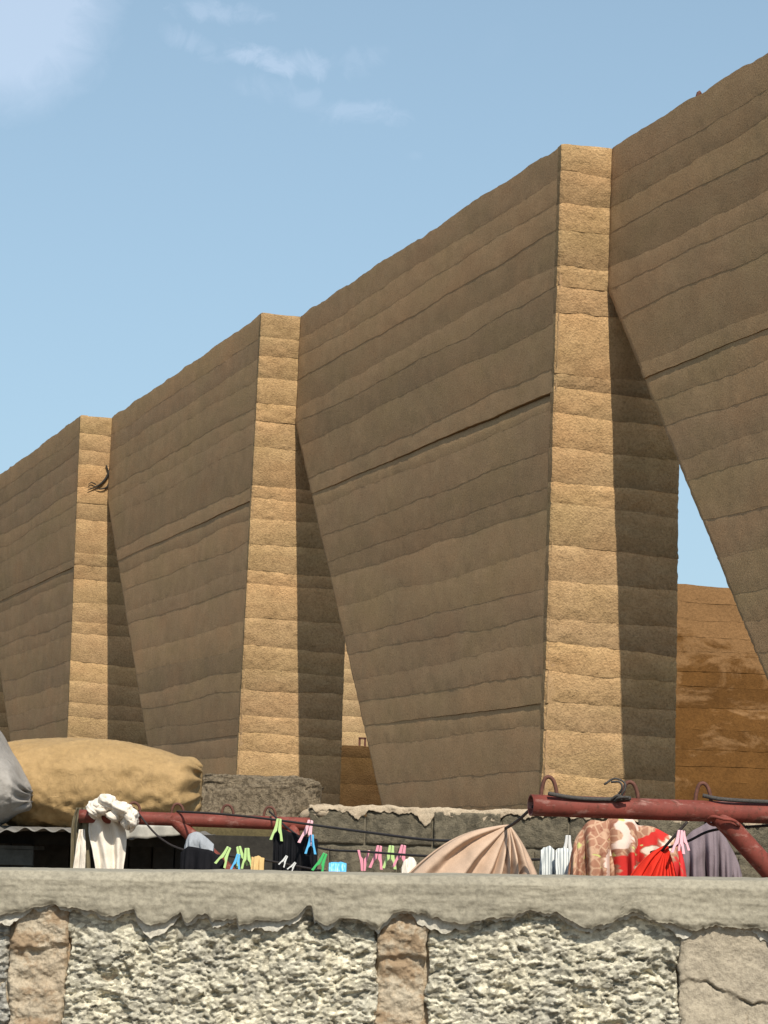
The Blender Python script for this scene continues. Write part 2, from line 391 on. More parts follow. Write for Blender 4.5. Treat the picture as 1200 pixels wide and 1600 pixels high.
M_REDC = cloth('red_cloth', (0.62, 0.035, 0.02)); M_PURPLE = cloth('mauve_grey_cloth', (0.205, 0.165, 0.18))
M_OLIVE = cloth('olive_cloth', (0.16, 0.135, 0.085)); M_YELLOW = cloth('tan_cloth', (0.55, 0.38, 0.17))
def striped():
    t = NT('striped_white_cloth', 0.95, 0.05); u, v = t.uv()
    w = t.math('FRACT', t.math('MULTIPLY', u, 7.0))
    t.color(t.ramp(w, [(0.0, (0.60, 0.62, 0.60)), (0.62, (0.60, 0.62, 0.60)), (0.68, (0.22, 0.25, 0.26)), (0.95, (0.24, 0.27, 0.28))])); return t.m
M_STRIPE = striped()
def blanket():
    t = NT('patterned_blanket', 0.95, 0.05)
    u, v = t.uv(); av = t.math('ABSOLUTE', v)
    n = t.noise(5.0, 3, 0.5, vec=t.vec((1, 1, 1), 'UV', (3.3, 1.1, 0))); n2 = t.noise(9.0, 3, 0.5, vec=t.vec((1, 1, 1), 'UV', (8.1, 4.1, 0)))
    e = t.voro(25, 'DISTANCE_TO_EDGE', vec=t.vec((1, 0.6, 1), 'UV'))
    c = t.mix(t.ramp(e, [(0.05, 0.8), (0.12, 0.0)]), (0.33, 0.17, 0.11), (0.50, 0.33, 0.22))
    c = t.mix(t.ramp(n2, [(0.55, 0.0), (0.58, 0.8)]), c, (0.24, 0.10, 0.065))
    # diagonal across the cloth: brown field, cream band, red field with cream sprays
    d = t.math('ADD', t.math('ADD', u, t.math('MULTIPLY', av, 0.35)), t.math('MULTIPLY', t.math('SUBTRACT', n, 0.5), 0.45))
    c = t.mix(t.ramp(d, [(0.50, 0.0), (0.515, 1.0), (0.57, 1.0), (0.585, 0.0)]), c, (0.66, 0.52, 0.44))
    c = t.mix(t.ramp(d, [(0.66, 0.0), (0.675, 1.0), (0.76, 1.0), (0.775, 0.0)]), c, (0.50, 0.035, 0.03))
    c = t.mix(t.ramp(d, [(0.775, 0.0), (0.79, 1.0), (0.83, 1.0), (0.845, 0.0)]), c, (0.68, 0.54, 0.44))
    c = t.mix(t.ramp(d, [(0.88, 0.0), (0.895, 1.0)]), c, (0.55, 0.04, 0.04))
    w = t.math('ADD', t.math('MULTIPLY', u, -1.0), t.math('ADD', t.math('MULTIPLY', av, 0.5), t.math('MULTIPLY', t.math('SUBTRACT', n2, 0.5), 0.25)))
    c = t.mix(t.ramp(w, [(0.06, 0.0), (0.075, 1.0), (0.15, 1.0), (0.165, 0.0)]), c, (0.20, 0.018, 0.022))
    sp = t.noise(13.0, 2, 0.4, vec=t.vec((1, 1, 1), 'UV', (1.7, 9.0, 0)))
    c = t.mix(t.ramp(sp, [(0.66, 0.0), (0.68, 1.0)]), c, (0.46, 0.46, 0.17))
    t.color(c); t.bump(t.noise(300, 3, 0.6), 0.3, 0.002); return t.m
M_BLANKET = blanket()
def plastic(name, c): return simple(name, c, 0.4, 0.5, 0.04, 40)
M_LIME = plastic('lime_plastic', (0.44, 0.62, 0.24)); M_PINK = plastic('pink_plastic', (0.72, 0.27, 0.35))
M_BLUE = plastic('blue_plastic', (0.10, 0.42, 0.72)); M_GREEN = plastic('green_plastic', (0.05, 0.42, 0.11))
M_WHITEP = plastic('white_plastic', (0.62, 0.62, 0.60)); M_MAGENTA = plastic('magenta_plastic', (0.62, 0.13, 0.24))
M_LPINK = plastic('pale_pink_plastic', (0.80, 0.45, 0.50)); M_SPRING = simple('peg_spring', (0.05, 0.045, 0.045), 0.5, 0.5)
M_GROUND = concrete('sandy_ground', (0.15, 0.115, 0.08), (0.19, 0.145, 0.10), 3, 0.6, 0.02)

# ------------------------------------------------------------------ ground
g = MB(); g.add([(-2500, -2500, 0), (2500, -2500, 0), (2500, 2500, 0), (-2500, 2500, 0)], [(0, 1, 2, 3)])
tag(g.build('ground', M_GROUND), kind='structure')

# ------------------------------------------------------------------ rammed earth building
rng = np.random.default_rng(7)
TOP = 6.44 + EYE
JOINTS = [1.35 + EYE, 4.15 + EYE, 5.10 + EYE]         # formwork joints; the top one only marks the fins
def lift_heights(seed, lo=0.0, hi=TOP, step=(0.15, 0.42)):
    r = np.random.default_rng(seed); out = [lo]
    stops = [j for j in JOINTS if lo < j < hi] + [hi]
    for j in stops:
        n = max(1, int(round((j - out[-1]) / np.mean(step))))
        w = r.uniform(step[0], step[1], n); w *= (j - out[-1]) / w.sum()
        b = out[-1] + np.cumsum(w); b[-1] = j; out += list(b)
    return out
def earth_layers(parent, O, d, n, sfun, zs, nu, nv, seed, mat, rough=0.006, wave=0.03, tilt=0.0, off=0.014,
                 joints=None, lip=-0.003, warp=0.012, lean=0.0, top_jag=0.03, jag=0.008, umin_top=None):
    """each rammed lift is one cushion: displaced face with its rims turned into the wall"""
    r = np.random.default_rng(seed)
    U = np.linspace(0, 1, nu)
    def boundary(i):
        z = zs[i]; sm = sfun(U, np.full(nu, z))
        isj = any(abs(z - j) < 1e-6 for j in (JOINTS[2:] if tilt else JOINTS[:2]))
        w = wave * (0.25 if isj else 1.0)
        b = z + fbm(sm * 0.8 + 31 * i, sm * 0, seed + i, 3) * w * 1.6 + tilt * (sm - sm.mean()) * (0.4 if isj else r.uniform(0.6, 1.3))
        if 0 < i < len(zs) - 1: b = b + fbm(sm * 9 + 7 * i, sm * 0, seed + 50 + i, 3) * jag * (0.5 if isj else 1)
        if i == len(zs) - 1: b = zs[i] + fbm(sm * 2.2, sm * 0, seed + 90, 5, 0.6) * top_jag
        if i == 0: b = np.full(nu, zs[0])
        return b, isj
    bs = [boundary(i) for i in range(len(zs))]
    for i in range(len(zs) - 1):
        lo, jl = bs[i]; hi, jh = bs[i + 1]
        V = np.linspace(0, 1, nv)
        Z = lo[None] + ((hi - (joints[0] * 0.25 * (0.4 if zs[i + 1] < JOINTS[1] - 0.1 else 1) * np.clip(1.4 * (U if joints[1] > 0 else 1 - U), 0, 1) if jh and joints else 0.0)) - lo)[None] * V[:, None]
        S = sfun(U[None] + 0 * Z, Z)
        o = r.uniform(-off, off)
        D = o + lip * (V[:, None] - 0.5) + 0 * Z
        D = D + fbm(S * 1.7, Z * 2.5, seed + 11, 3) * warp
        rg = rough * (1 + 1.0 * (1 - V)[:, None] ** 2)
        D = D + fbm(S * 11, Z * 14, seed + 23, 5, 0.62) * rg
        if joints:                       # the lift under a formwork joint is set back, worn open towards one end
            amp, side = joints; amp = amp * (0.4 if zs[i] < JOINTS[0] - 0.01 or abs(zs[i] - JOINTS[0]) < 1e-6 else 1.0)
            if jh: D = D - amp * (V[:, None] ** 3) * (0.25 + 0.75 * (U if side > 0 else 1 - U))[None] * (0.6 + 0.8 * vnoise(S * 1.3, Z * 0, seed + 5))
            if jl: D = D + amp * 0.15 * ((1 - V[:, None]) ** 2) * (0.25 + 0.75 * (U if side > 0 else 1 - U))[None]
        # ragged arris at both ends
        e = np.minimum(S - S[:, :1], S[:, -1:] - S)
        D = D - (0.022 if tilt else 0.010) * np.exp(-(e / 0.016) ** 2) * (0.3 + 1.1 * vnoise(Z * 34, Z * 0 + i, seed + 71))
        P = O + d * S[..., None] + n * (D + lean * (TOP - Z))[..., None]; P[..., 2] = Z
        cushion('earth_layer', P, -n * 0.10, mat, parent, np.stack([S, V[:, None] + 0 * S], -1))
def core_prism(name, poly, O, d, n, front, back, mat, parent):
    """poly of (s, z); slab between depths front and back along the inward normal"""
    m = len(poly); v = []
    for e in (front, back):
        for s, z in poly:
            p = O + d * s - n * e; v.append((p[0], p[1], z))
    A = sum(poly[i][0] * poly[(i + 1) % m][1] - poly[(i + 1) % m][0] * poly[i][1] for i in range(m))
    f = [tuple(range(m)), tuple(range(2 * m - 1, m - 1, -1))] + [(i, m + i, m + (i + 1) % m, (i + 1) % m) for i in range(m)]
    return MB().add(v, f).build(name, mat, parent)

P3 = np.array([1.54394, 20.0, 0]); STEP = np.array([3.07686, -6.90426, 0]); B0 = 0.463; LEN = 7.494; FINW = 1.172
building = empty('earth_building', P3, 'tall rammed earth building of saw-tooth walls with lit narrow fins against the sky', 'building')
LIFTS = lift_heights(3)
LEAN = {0: 0.0, 1: -0.006, 2: 0.0185, 3: 0.0155, 4: 0.016}   # each fin leans a little differently towards its foot
def fin(k):
    Pk = P3 + STEP * (k - 3)
    wid = FINW + (0.22 if k < 2 else 0.0)
    leg = lambda z: -0.012 - LEAN[k] * (TOP - z)                     # the outer edge leans out a little towards the foot
    sfun = lambda U, Z: leg(Z) + U * (wid - 0.010 * (TOP - Z) * 0.6 - leg(Z))
    c = core_prism('fin', [(leg(0) + 0.05, 0), (wid - 0.10, 0), (wid - 0.05, TOP - 0.06), (0.05, TOP - 0.06)], Pk, UB, NB, 0.05, 0.42, M_CORE, building)
    c['label'] = ['narrow rammed earth fin at the left edge of the picture', 'sunlit rammed earth fin with a dry root in its crack', 'sunlit rammed earth fin above the rough concrete lump', 'widest sunlit rammed earth fin above the near red pipe'][k]
    zs = [z + (rng.uniform(-0.03, 0.03) if 0 < i < len(LIFTS) - 1 and z not in JOINTS else 0) for i, z in enumerate(LIFTS)]
    nu = {0: 20, 1: 44, 2: 60, 3: 84}[k]
    earth_layers(c, Pk, UB, NB, sfun, zs, nu, 14 if k > 1 else 9, 100 + 17 * k, M_EARTH, rough=0.011, wave=0.022, tilt=-0.045, off=0.0022, lip=-0.001,
                 joints=(0.014, 1), top_jag=0.018, jag=0.010)
def panel(k, k_slope, z0):
    Q = P3 + STEP * (k - 4) + UB * B0
    s0 = lambda Z: np.maximum(0.0, k_slope * (z0 + EYE - Z))
    sfun = lambda U, Z: s0(Z) + U * (LEN - 0.010 - s0(Z))
    zf = z0 + EYE
    c = core_prism('wall_panel', [(k_slope * zf + 0.10, 0.0), (LEN - 0.06, 0.0), (LEN - 0.06, TOP - 0.06), (0.0, TOP - 0.06), (0.0, zf - 0.1)], Q, UA, NA, 0.05, 0.42, M_CORE, building)
    c['label'] = [None, 'farthest shaded tapering earth wall at the left edge', 'shaded tapering earth wall behind the brown sack', 'shaded tapering earth wall with a long dark joint across it', 'nearest shaded tapering earth wall at the right edge'][k]
    zs = [z + (rng.uniform(-0.03, 0.03) if 0 < i < len(LIFTS) - 1 and z not in JOINTS else 0) for i, z in enumerate(LIFTS)]
    earth_layers(c, Q, UA, NA, sfun, zs, {1: 90, 2: 130, 3: 190, 4: 190}[k], 10, 300 + 13 * k, M_SKIN, rough=0.0020, wave=0.030, off=0.0008, lip=-0.0012, warp=0.005, lean=LEAN[k],
                 joints=({1: 0.012, 2: 0.013, 3: 0.030, 4: 0.010}[k], 1 if k != 4 else -1), top_jag=0.035, jag=0.010)
for k in range(4): fin(k)
for k, ks, z0 in ((1, 0.9253749671003654, 5.15), (2, 0.85, 5.18), (3, 0.755, 5.11), (4, 0.79, 5.105)): panel(k, ks, z0)

# inner walls seen through the gaps
def inner_wall(label, pxl, pxr, Y, ztop, mat, step, seed, name='earth_wall', tl=0.0):
    a = at(pxl, 1300, Y); O = np.array([a[0], a[1], 0]); w = np.linalg.norm(at(pxr, 1300, Y)[:2] - a[:2]) / UB[0]
    root = empty(name, O, label, 'wall')
    core_prism('wall_core', [(0.05, 0), (w - 0.05, 0), (w - 0.05, ztop - 0.05), (0.05, ztop - 0.05)], O, UB, NB, 0.05, 0.45, mat, root)
    zs = [0.0]
    r = np.random.default_rng(seed)
    while zs[-1] < ztop - step[0] * 1.4: zs.append(zs[-1] + r.uniform(*step))
    zs.append(ztop)
    earth_layers(root, O, UB, NB, lambda U, Z: U * w + 0 * Z, zs, 60, 8, seed, mat, rough=0.006, wave=0.015, off=0.002, top_jag=0.02, jag=0.006)
inner_wall('orange brown earth wall with pale scuffs behind the gap right of the widest fin', 985, 1330, 24.0, 2.93 + EYE, M_ORANGE, (0.14, 0.24), 41)
inner_wall('sunlit pale earth wall seen high in the narrow gap', 490, 640, 36.0, 3.75 + EYE, M_PALE, (0.22, 0.36), 43)
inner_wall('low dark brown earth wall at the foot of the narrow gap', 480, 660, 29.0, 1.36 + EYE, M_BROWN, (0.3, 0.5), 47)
# little opening frame standing on the low wall
p = at(566, 1166, 29.3); fb = MB()
for dx in (-0.035, 0.035): fb.box((p[0] + dx, p[1], p[2] + 0.03), (0.014, 0.02, 0.07))
fb.box((p[0], p[1], p[2] + 0.10), (0.05, 0.02, 0.012))
tag(fb.build('wooden_frame', M_RUST), 'tiny reddish frame standing on the low dark wall in the gap', 'frame')
# stub of iron on the wall head
Q4 = P3 + UB * B0
p = on_plane(1083, 152, Q4, NA); p = p - NA * 0.05; p[2] += 0.004
MB().tube([p + [0, 0, -0.12], p + [0, 0, 0.02], p + [0.004, 0, 0.035], p + [0.02, 0, 0.045]], 0.022, 8).build('iron_stub', M_RUST)
tag(bpy.data.objects['iron_stub'], 'short dark iron stub sticking up from the nearest wall head', 'iron rod')
# dry root in the crack of the second fin
P1 = P3 - 2 * STEP; rt = MB()
for path, r0 in (([(173, 733), (165, 748), (156, 757), (146, 762), (137, 766)], 0.022), ([(173, 745), (168, 760), (158, 764), (150, 763)], 0.018), ([(166, 727), (169, 740), (163, 752)], 0.014), ([(150, 757), (143, 754), (138, 757)], 0.010)):
    pts = smoothpath([on_plane(x, y, P1 + NB * 0.03, NB) for x, y in path], 14)
    rt.tube(pts, np.linspace(r0, 0.006, len(pts)), 6)
tag(rt.build('dry_root', M_DARKWOOD, smooth=True), 'thin dark dry root growing from the crack of a sunlit earth fin', 'root')

# ------------------------------------------------------------------ block wall, concrete lump, mustard wall in the middle distance
WY = 13.0
wall = empty('block_wall', at(800, 1350, WY) * [1, 1, 0], 'dark grey concrete block wall with a cream crust on top', 'wall')
def pix_at(Y): return Y / FPX
def rough_block(name, x0, x1, z0, z1, Y, depth, mat, parent, seed, amp, res, freq=16, bev=0.02, faces=None):
    nu = max(4, int((x1 - x0) / res)); nv = max(4, int((z1 - z0) / res))
    X = np.linspace(x0, x1, nu)[None] + np.zeros((nv, 1)); Z = np.linspace(z0, z1, nv)[:, None] + np.zeros((1, nu))
    e = np.minimum(np.minimum(X - x0, x1 - X), np.minimum(Z - z0, z1 - Z))
    D = -fbm(X * freq, Z * freq, seed, 5, 0.6) * amp + bev * np.exp(-(e / bev) ** 2)
    Xp = np.pad(X, 1, mode='edge'); Zp = np.pad(Z, 1, mode='edge'); Dp = np.pad(D, 1, constant_values=depth)
    P = np.stack([Xp, Y + Dp, Zp], -1)
    return grid(name, P, mat, parent)
xw0 = at(482, 1300, WY)[0]; xw1 = 6.0; ztop = EYE + 0.245
rb = random.Random(5)
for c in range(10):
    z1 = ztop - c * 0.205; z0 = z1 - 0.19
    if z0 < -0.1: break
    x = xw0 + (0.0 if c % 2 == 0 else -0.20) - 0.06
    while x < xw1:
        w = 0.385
        rough_block('concrete_block', max(x, xw0), x + w - 0.012, max(z0, 0.001), z1, WY + rb.uniform(-0.012, 0.012), 0.16, M_DARKBLOCK, wall, rb.randrange(9999), 0.014, 0.012 if c < 2 and x < 3.2 else 0.06, bev=0.005)
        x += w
MB().box(((xw0 + xw1) / 2 + 0.01, WY + 0.11, ztop / 2 - 0.015), ((xw1 - xw0) / 2 - 0.02, 0.09, ztop / 2 - 0.02)).build('mortar_bed', M_DARKMORTAR, wall)
# crust: uneven cap of mortar that dribbles down the face
def crust(name, xs, top, bot, Y, thick, mat, parent, seed, nz=10, back=0.16, amp=0.006):
    nu = len(xs); V = np.linspace(0, 1, nz)[:, None]
    Z = bot[None] + (top - bot)[None] * V; X = xs[None] + 0 * Z
    D = -thick - fbm(X * 30, Z * 30, seed, 4) * amp + 0.012 * V ** 4
    Xp = np.pad(X, 1, mode='edge'); Zp = np.pad(Z, 1, mode='edge'); Dp = np.pad(D, 1, constant_values=back); Dp[0, :] = 0.02; 
    P = np.stack([Xp, Y + Dp, Zp], -1)
    return grid(name, P, mat, parent)
xs = np.linspace(xw0, 3.4, 760)
top = ztop + 0.024 + fbm(xs * 5, xs * 0, 3, 6, 0.65) * 0.024
drib = np.maximum(0, fbm(xs * 7, xs * 0, 9, 6, 0.7)) * 0.075 + np.maximum(0, vnoise(xs * 18, xs * 0, 4) - 0.6) * 0.06 + fbm(xs * 30, xs * 0, 12, 4, 0.7) * 0.02
for px_, w_, l_ in ((560, 0.022, 0.05), (665, 0.03, 0.05), (772, 0.03, 0.04)):
    drib += l_ * np.exp(-((xs - at(px_, 1300, WY)[0]) / w_) ** 2)
crust('mortar_crust', xs, top, ztop - 0.004 - drib, WY, 0.006, M_CRUST, wall, 8, amp=0.010)
# lumps of mortar on the left end of the wall
for i, (px_, py_, s) in enumerate(((488, 1272, 0.05), (505, 1268, 0.06), (528, 1268, 0.05), (545, 1271, 0.035))):
    p = at(px_, py_, WY); th = np.linspace(0, math.pi, 9)[:, None]; ph = np.linspace(0, 2 * math.pi, 14, endpoint=False)[None]
    rr = s * (1 + 0.35 * fbm(np.cos(ph) * 1.4 + np.cos(th) + 5 * i, np.sin(ph) * 1.4 + 3, 60 + i, 3))
    P = np.stack([p[0] + 1.5 * rr * np.sin(th) * np.cos(ph), p[1] + 0.05 + rr * np.sin(th) * np.sin(ph), p[2] + 0.7 * rr * np.cos(th)], -1)
    grid('mortar_lump', P, M_CRUST, wall, close_u=True, flip=True)
# mustard wall left of it and the rough concrete lump lying on top
mw = empty('plastered_wall', at(400, 1350, 13.1) * [1, 1, 0], 'low mustard plastered wall under the rough concrete lump', 'wall')
x0 = at(250, 1300, 13.1)[0]; x1 = xw0 - 0.02; zt = at(400, 1288, 13.1)[2]
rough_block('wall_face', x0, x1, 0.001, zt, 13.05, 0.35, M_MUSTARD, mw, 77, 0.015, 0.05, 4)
def superblock(name, c, h, mat, seed, nth=70, nph=140, e=0.22, amp=0.02, freq=6, parent=None, ax=None, squash=None):
    th = np.linspace(-math.pi / 2, math.pi / 2, nth)[:, None]; ph = np.linspace(-math.pi, math.pi, nph, endpoint=False)[None]
    f = lambda w, m: np.sign(w) * np.abs(w) ** m
    X = f(np.cos(th), e) * f(np.cos(ph), e); Yv = f(np.cos(th), e) * f(np.sin(ph), e); Z = f(np.sin(th), e) + 0 * ph
    k = 1 + fbm(X * freq + Yv * 3, Z * freq + Yv * 4, seed, 5, 0.6) * amp / min(h)
    P = np.stack([c[0] + X * h[0] * k, c[1] + Yv * h[1] * k, c[2] + Z * h[2] * k], -1)
    return grid(name, P, mat, parent, close_u=True)
la = at(306, 1210, 13.0); lb = at(496, 1288, 13.0)
lump = superblock('concrete_lump', ((la[0] + lb[0]) / 2, 13.25, zt + 0.125), ((lb[0] - la[0]) / 2, 0.2, 0.15), M_LUMP, 21, amp=0.020, freq=5, e=0.30, nth=120, nph=260)
tag(lump, 'rough pitted concrete beam lying on the low wall below a sunlit fin', 'concrete beam')

# ------------------------------------------------------------------ shed roof, sacks and clutter on the left
shed = empty('tin_shed', at(100, 1350, 9.3) * [1, 1, 0], 'dark shed with a ragged corrugated tin roof under two sacks', 'shed')
zr = at(120, 1296, 9.4)[2]
def tin_sheet(x0, x1, y0, y1, z0, z1, seed, mat):
    nu = int((x1 - x0) / 0.008); nv = 26
    X = np.linspace(x0, x1, nu)[None] + np.zeros((nv, 1)); V = np.linspace(0, 1, nv)[:, None]
    rag = fbm(X[:1] * 9, X[:1] * 0, seed, 4, 0.6) * 0.03
    Yv = y0 + rag * (1 - V) + (y1 - y0) * V; Z = z0 + (z1 - z0) * V + 0.0075 * np.sin(X * 2 * math.pi / 0.076) + fbm(X * 2, V * 2, seed + 3, 3) * 0.015
    lip = np.clip(1 - V * 14, 0, 1); Z = Z - lip * (0.002 + 0.022 * np.clip(vnoise(X * 8, X * 0, seed + 9) * 2 - 1.1, 0, 1))
    o = grid('roof_sheet', np.stack([X, Yv, Z], -1), mat, shed)
    s = o.modifiers.new('thickness', 'SOLIDIFY'); s.thickness = 0.003
xl = at(-60, 1300, 9.4)[0]
tin_sheet(xl, at(120, 1300, 9.4)[0], 9.35, 11.0, zr, zr + 0.02, 5, M_ZINCD)
tin_sheet(at(105, 1300, 9.4)[0], at(294, 1300, 9.4)[0], 9.5, 11.0, zr - 0.012, zr + 0.01, 15, M_ZINCD)
fl = at(188, 1290, 9.5); fr = at(292, 1290, 9.5); xs = np.linspace(fl[0], fr[0], 60)
zb = fl[2] - 0.03 - 0.03 * (1 - (xs - xs[0]) / (xs[-1] - xs[0])) + fbm(xs * 14, xs * 0, 6, 4) * 0.010
fz = np.linspace(0, 1, 6)[:, None]
P = np.stack([xs[None] + 0 * fz, 9.47 + 0.012 * np.sin(xs[None] * 60) + 0 * fz, zb[None] + (fl[2] + 0.005 - zb[None]) * fz], -1)
o = grid('tin_flap', P, M_ZINC, shed); s = o.modifiers.new('thickness', 'SOLIDIFY'); s.thickness = 0.003
xr = at(300, 1330, 10.0)[0]; x = xl - 0.1; rb = random.Random(8)
while x < xr:
    w = rb.uniform(0.09, 0.16)
    MB().box((x + w / 2, 10.05 + rb.uniform(-0.012, 0.012), (zr - 0.06) / 2), (w / 2 - 0.003, 0.012, (zr - 0.06) / 2 - 0.001)).build('board', M_DARKWOOD, shed, bevel=0.003)
    x += w
for px_ in (-40, 118, 300):
    a = at(px_, 1330, 9.65); MB().tube([(a[0], 9.65, 0.0), (a[0] + 0.01, 9.65, zr - 0.03)], 0.028, 10).build('post', M_DARKWOOD, shed, smooth=True)
MB().box(((xl + xr) / 2, 9.75, zr - 0.045), ((xr - xl) / 2, 0.03, 0.018)).build('beam', M_DARKWOOD, shed)
MB().box(((xl + xr) / 2, 10.085, (zr - 0.002) / 2), ((xr - xl) / 2 + 0.4, 0.012, (zr - 0.002) / 2 - 0.002)).build('backing', M_DARKWOOD, shed)
# crate and a scrap of stone in front of the boards
a = at(-30, 1326, 9.5); b = at(48, 1326, 9.5); cr = empty('crate', (a[0], 9.6, 0), 'grey wooden crate in the shade under the tin roof at the left edge', 'crate')
zc = a[2]; xm = (a[0] + b[0]) / 2; hw = (b[0] - a[0]) / 2
for i in range(4):
    MB().box((xm, 9.58, zc - 0.03 - i * 0.075), (hw, 0.01, 0.034)).build('slat', M_GREYWOOD, cr, bevel=0.002)
for s in (-1, 1): MB().box((xm + s * (hw - 0.02), 9.597, zc / 2 - 0.004), (0.02, 0.006, zc / 2 - 0.006)).build('crate_post', M_GREYWOOD, cr)
MB().box((xm, 9.73, zc + 0.008), (hw, 0.16, 0.008)).build('lid', M_GREYWOOD, cr)

def sack(name, pts_top, pts_bot, Y, dep, mat, label, seed, pinch=True, wr=0.012):
    """stuffed sack lying along x: outline from the picture, real round depth"""
    T = smoothpath(pts_top, 120); B = smoothpath(pts_bot, 120)
    f = lambda C, x: np.interp(x, C[:, 0], C[:, 2])
    x0 = max(T[0, 0], B[0, 0]); x1 = min(T[-1, 0], B[-1, 0]); n = 170
    t = np.linspace(0, 1, n); X = x0 + (x1 - x0) * t
    zt_ = f(T, X); zb_ = f(B, X); zc_ = (zt_ + zb_) / 2; hz = (zt_ - zb_) / 2
    prof = np.minimum(1, np.sqrt(np.clip(1 - np.abs(2 * t - 1) ** 9, 0.0, 1)) + 0.12)
    ph = np.linspace(0, 2 * math.pi, 96, endpoint=False)[None]
    c, s = np.cos(ph), np.sin(ph); e = 0.8
    Cc = np.sign(c) * np.abs(c) ** e; Ss = np.sign(s) * np.abs(s) ** e
    endp = np.exp(-((t - 1) / 0.06) ** 2) + np.exp(-(t / 0.06) ** 2)
    w1 = fbm(X[:, None] * 7 + 4 * c, 3 * s + X[:, None] * 3, seed, 5, 0.62)
    ridged = (1 - np.abs(fbm(X[:, None] * 5 + 1.2 * c, 2.2 * s - 2 * X[:, None], seed + 5, 4, 0.55)) * 2.2)
    wv_ = fbm(X[:, None] * 6, s * 2.2, seed + 60, 3); cre = 1 - np.abs(fbm(X[:, None] * 9 + wv_ * 1.5, s * 2.4 + c + wv_, seed + 61, 4, 0.6)) * 3.2
    fan = np.sin((X[:, None] - (x0 + 0.62 * (x1 - x0))) * 42 / (1.25 - 0.5 * Ss) + 2.0 * wv_) * np.clip(-Ss + 0.15, 0, 1) * np.exp(-((t[:, None] - 0.62) / 0.22) ** 2)
    rad = 0.009 * fan + wr * 0.42 * np.clip(cre, -0.6, 1) * np.clip(0.75 - Ss * 0.8, 0.15, 1.3) + wr * 0.9 * w1 + wr * 0.9 * ridged * np.clip(0.9 - Ss, 0.1, 1.6) + 0.010 * endp[:, None] * np.sin(ph * 13)
    P = np.stack([X[:, None] + 0 * ph + endp[:, None] * 0.012 * np.sin(ph * 9), Y - (dep * prof)[:, None] * Cc - rad * c, zc_[:, None] + hz[:, None] * Ss + rad * 0.7 * s], -1)
    o = grid(name, P, mat, None, close_u=True, flip=False)
    me = o.data; n2 = 96; import bmesh as _b
    bm = _b.new(); bm.from_mesh(me); _b.ops.holes_fill(bm, edges=[q for q in bm.edges if q.is_boundary], sides=0); _b.ops.recalc_face_normals(bm, faces=bm.faces); bm.to_mesh(me); bm.free()
    return tag(o, label, 'sack')
px = lambda L, Y: [at(x, y, Y) for x, y in L]
sk = sack('stuffed_sack', px([(-8, 1168), (20, 1160), (60, 1156), (110, 1154), (160, 1155), (205, 1161), (250, 1172), (285, 1184), (300, 1186), (313, 1200)], 10.1),
     px([(-8, 1275), (40, 1288), (100, 1292), (160, 1294), (220, 1293), (265, 1286), (298, 1272), (314, 1250)], 10.1), 10.1, 0.28, M_SACK, 'long ochre stuffed sack lying on the tin roof', 31, wr=0.016)
sack('stuffed_sack', px([(-120, 1200), (-80, 1168), (-30, 1134), (-6, 1138), (12, 1170), (30, 1198), (45, 1234)], 9.75),
     px([(-120, 1280), (-80, 1296), (-30, 1296), (0, 1284), (20, 1272), (38, 1262), (44, 1256)], 9.75), 9.75, 0.26, M_GSACK, 'pale grey stuffed sack at the left edge on the tin roof', 37, wr=0.012)

# ------------------------------------------------------------------ clothesline frames
def pipe(mb, a, b, r, wall=0.0035, n=28, hollow=True, bump_seed=None):
    a = np.array(a, float); b = np.array(b, float); m = 24
    pts = [a + (b - a) * t for t in np.linspace(0, 1, m)]
    if hollow:
        ax = (b - a) / np.linalg.norm(b - a)
        inner = [a + ax * 0.25, a + ax * 0.1, a]
        allp = inner + pts
        # inner bore then lip then outside: one continuous skin
        T = ax; X = np.cross(T, [0, 0, 1.0]); X /= np.linalg.norm(X); Yv = np.cross(T, X)
        rings = [(p, r - wall) for p in inner] + [(p, r) for p in pts]
        v = [p + q * (X * math.cos(2 * math.pi * k / n) + Yv * math.sin(2 * math.pi * k / n)) for p, q in rings for k in range(n)]
        f = [(i * n + k, i * n + (k + 1) % n, (i + 1) * n + (k + 1) % n, (i + 1) * n + k) for i in range(len(rings) - 1) for k in range(n)]
        f += [tuple(range(n))[::-1], tuple((len(rings) - 1) * n + k for k in range(n))]
        mb.add(v, f)
    else: mb.tube(pts, r, n)
    return mb
def hook(frame, px_, py_top, Y, bar_z_py, w=26):
    """bent rod loop standing on the bar"""
    k = Y / FPX
    c = at(px_, bar_z_py, Y); h = at(px_, py_top, Y)[2] - c[2]; w = w * k
    pts = smoothpath([c + [-w / 2, 0, -0.005], c + [-w / 2 + 0.003, 0, h * 0.45], c + [-w * 0.25, 0, h * 0.9], c + [w * 0.05, 0, h], c + [w * 0.32, 0, h * 0.8], c + [w / 2, 0, h * 0.35], c + [w / 2 + 0.002, 0, -0.005]], 26)
    MB().tube(pts, 0.0052, 8).build('hook', M_RUST, frame, smooth=True)
NY = 6.0; FY = 9.0
NYF = lambda x: NY + (x - 829) * 0.00042
fa = at(829, 1258, NY); fb_ = at(1205, 1271, NYF(1205)); dirn = fb_ - fa
near = empty('clothesline_post', (fa + dirn * 1.9) * [1, 1, 0], 'near red pipe clothesline frame with an open pipe end, right', 'clothesline post', 'red pipe clothesline frames')
RN = 16.6 * NY / FPX
pipe(MB(), fa, fa + dirn * 3.6, RN).build('crossbar', M_RED, near, smooth=True)
ba = at(1122, 1272, NYF(1122)); bb = at(1232, 1392, NYF(1232))
pipe(MB(), ba, ba + (bb - ba) * 2.1, RN * 0.98, hollow=False).build('brace', M_RED, near, smooth=True)
pj = ba + (bb - ba) * 2.1
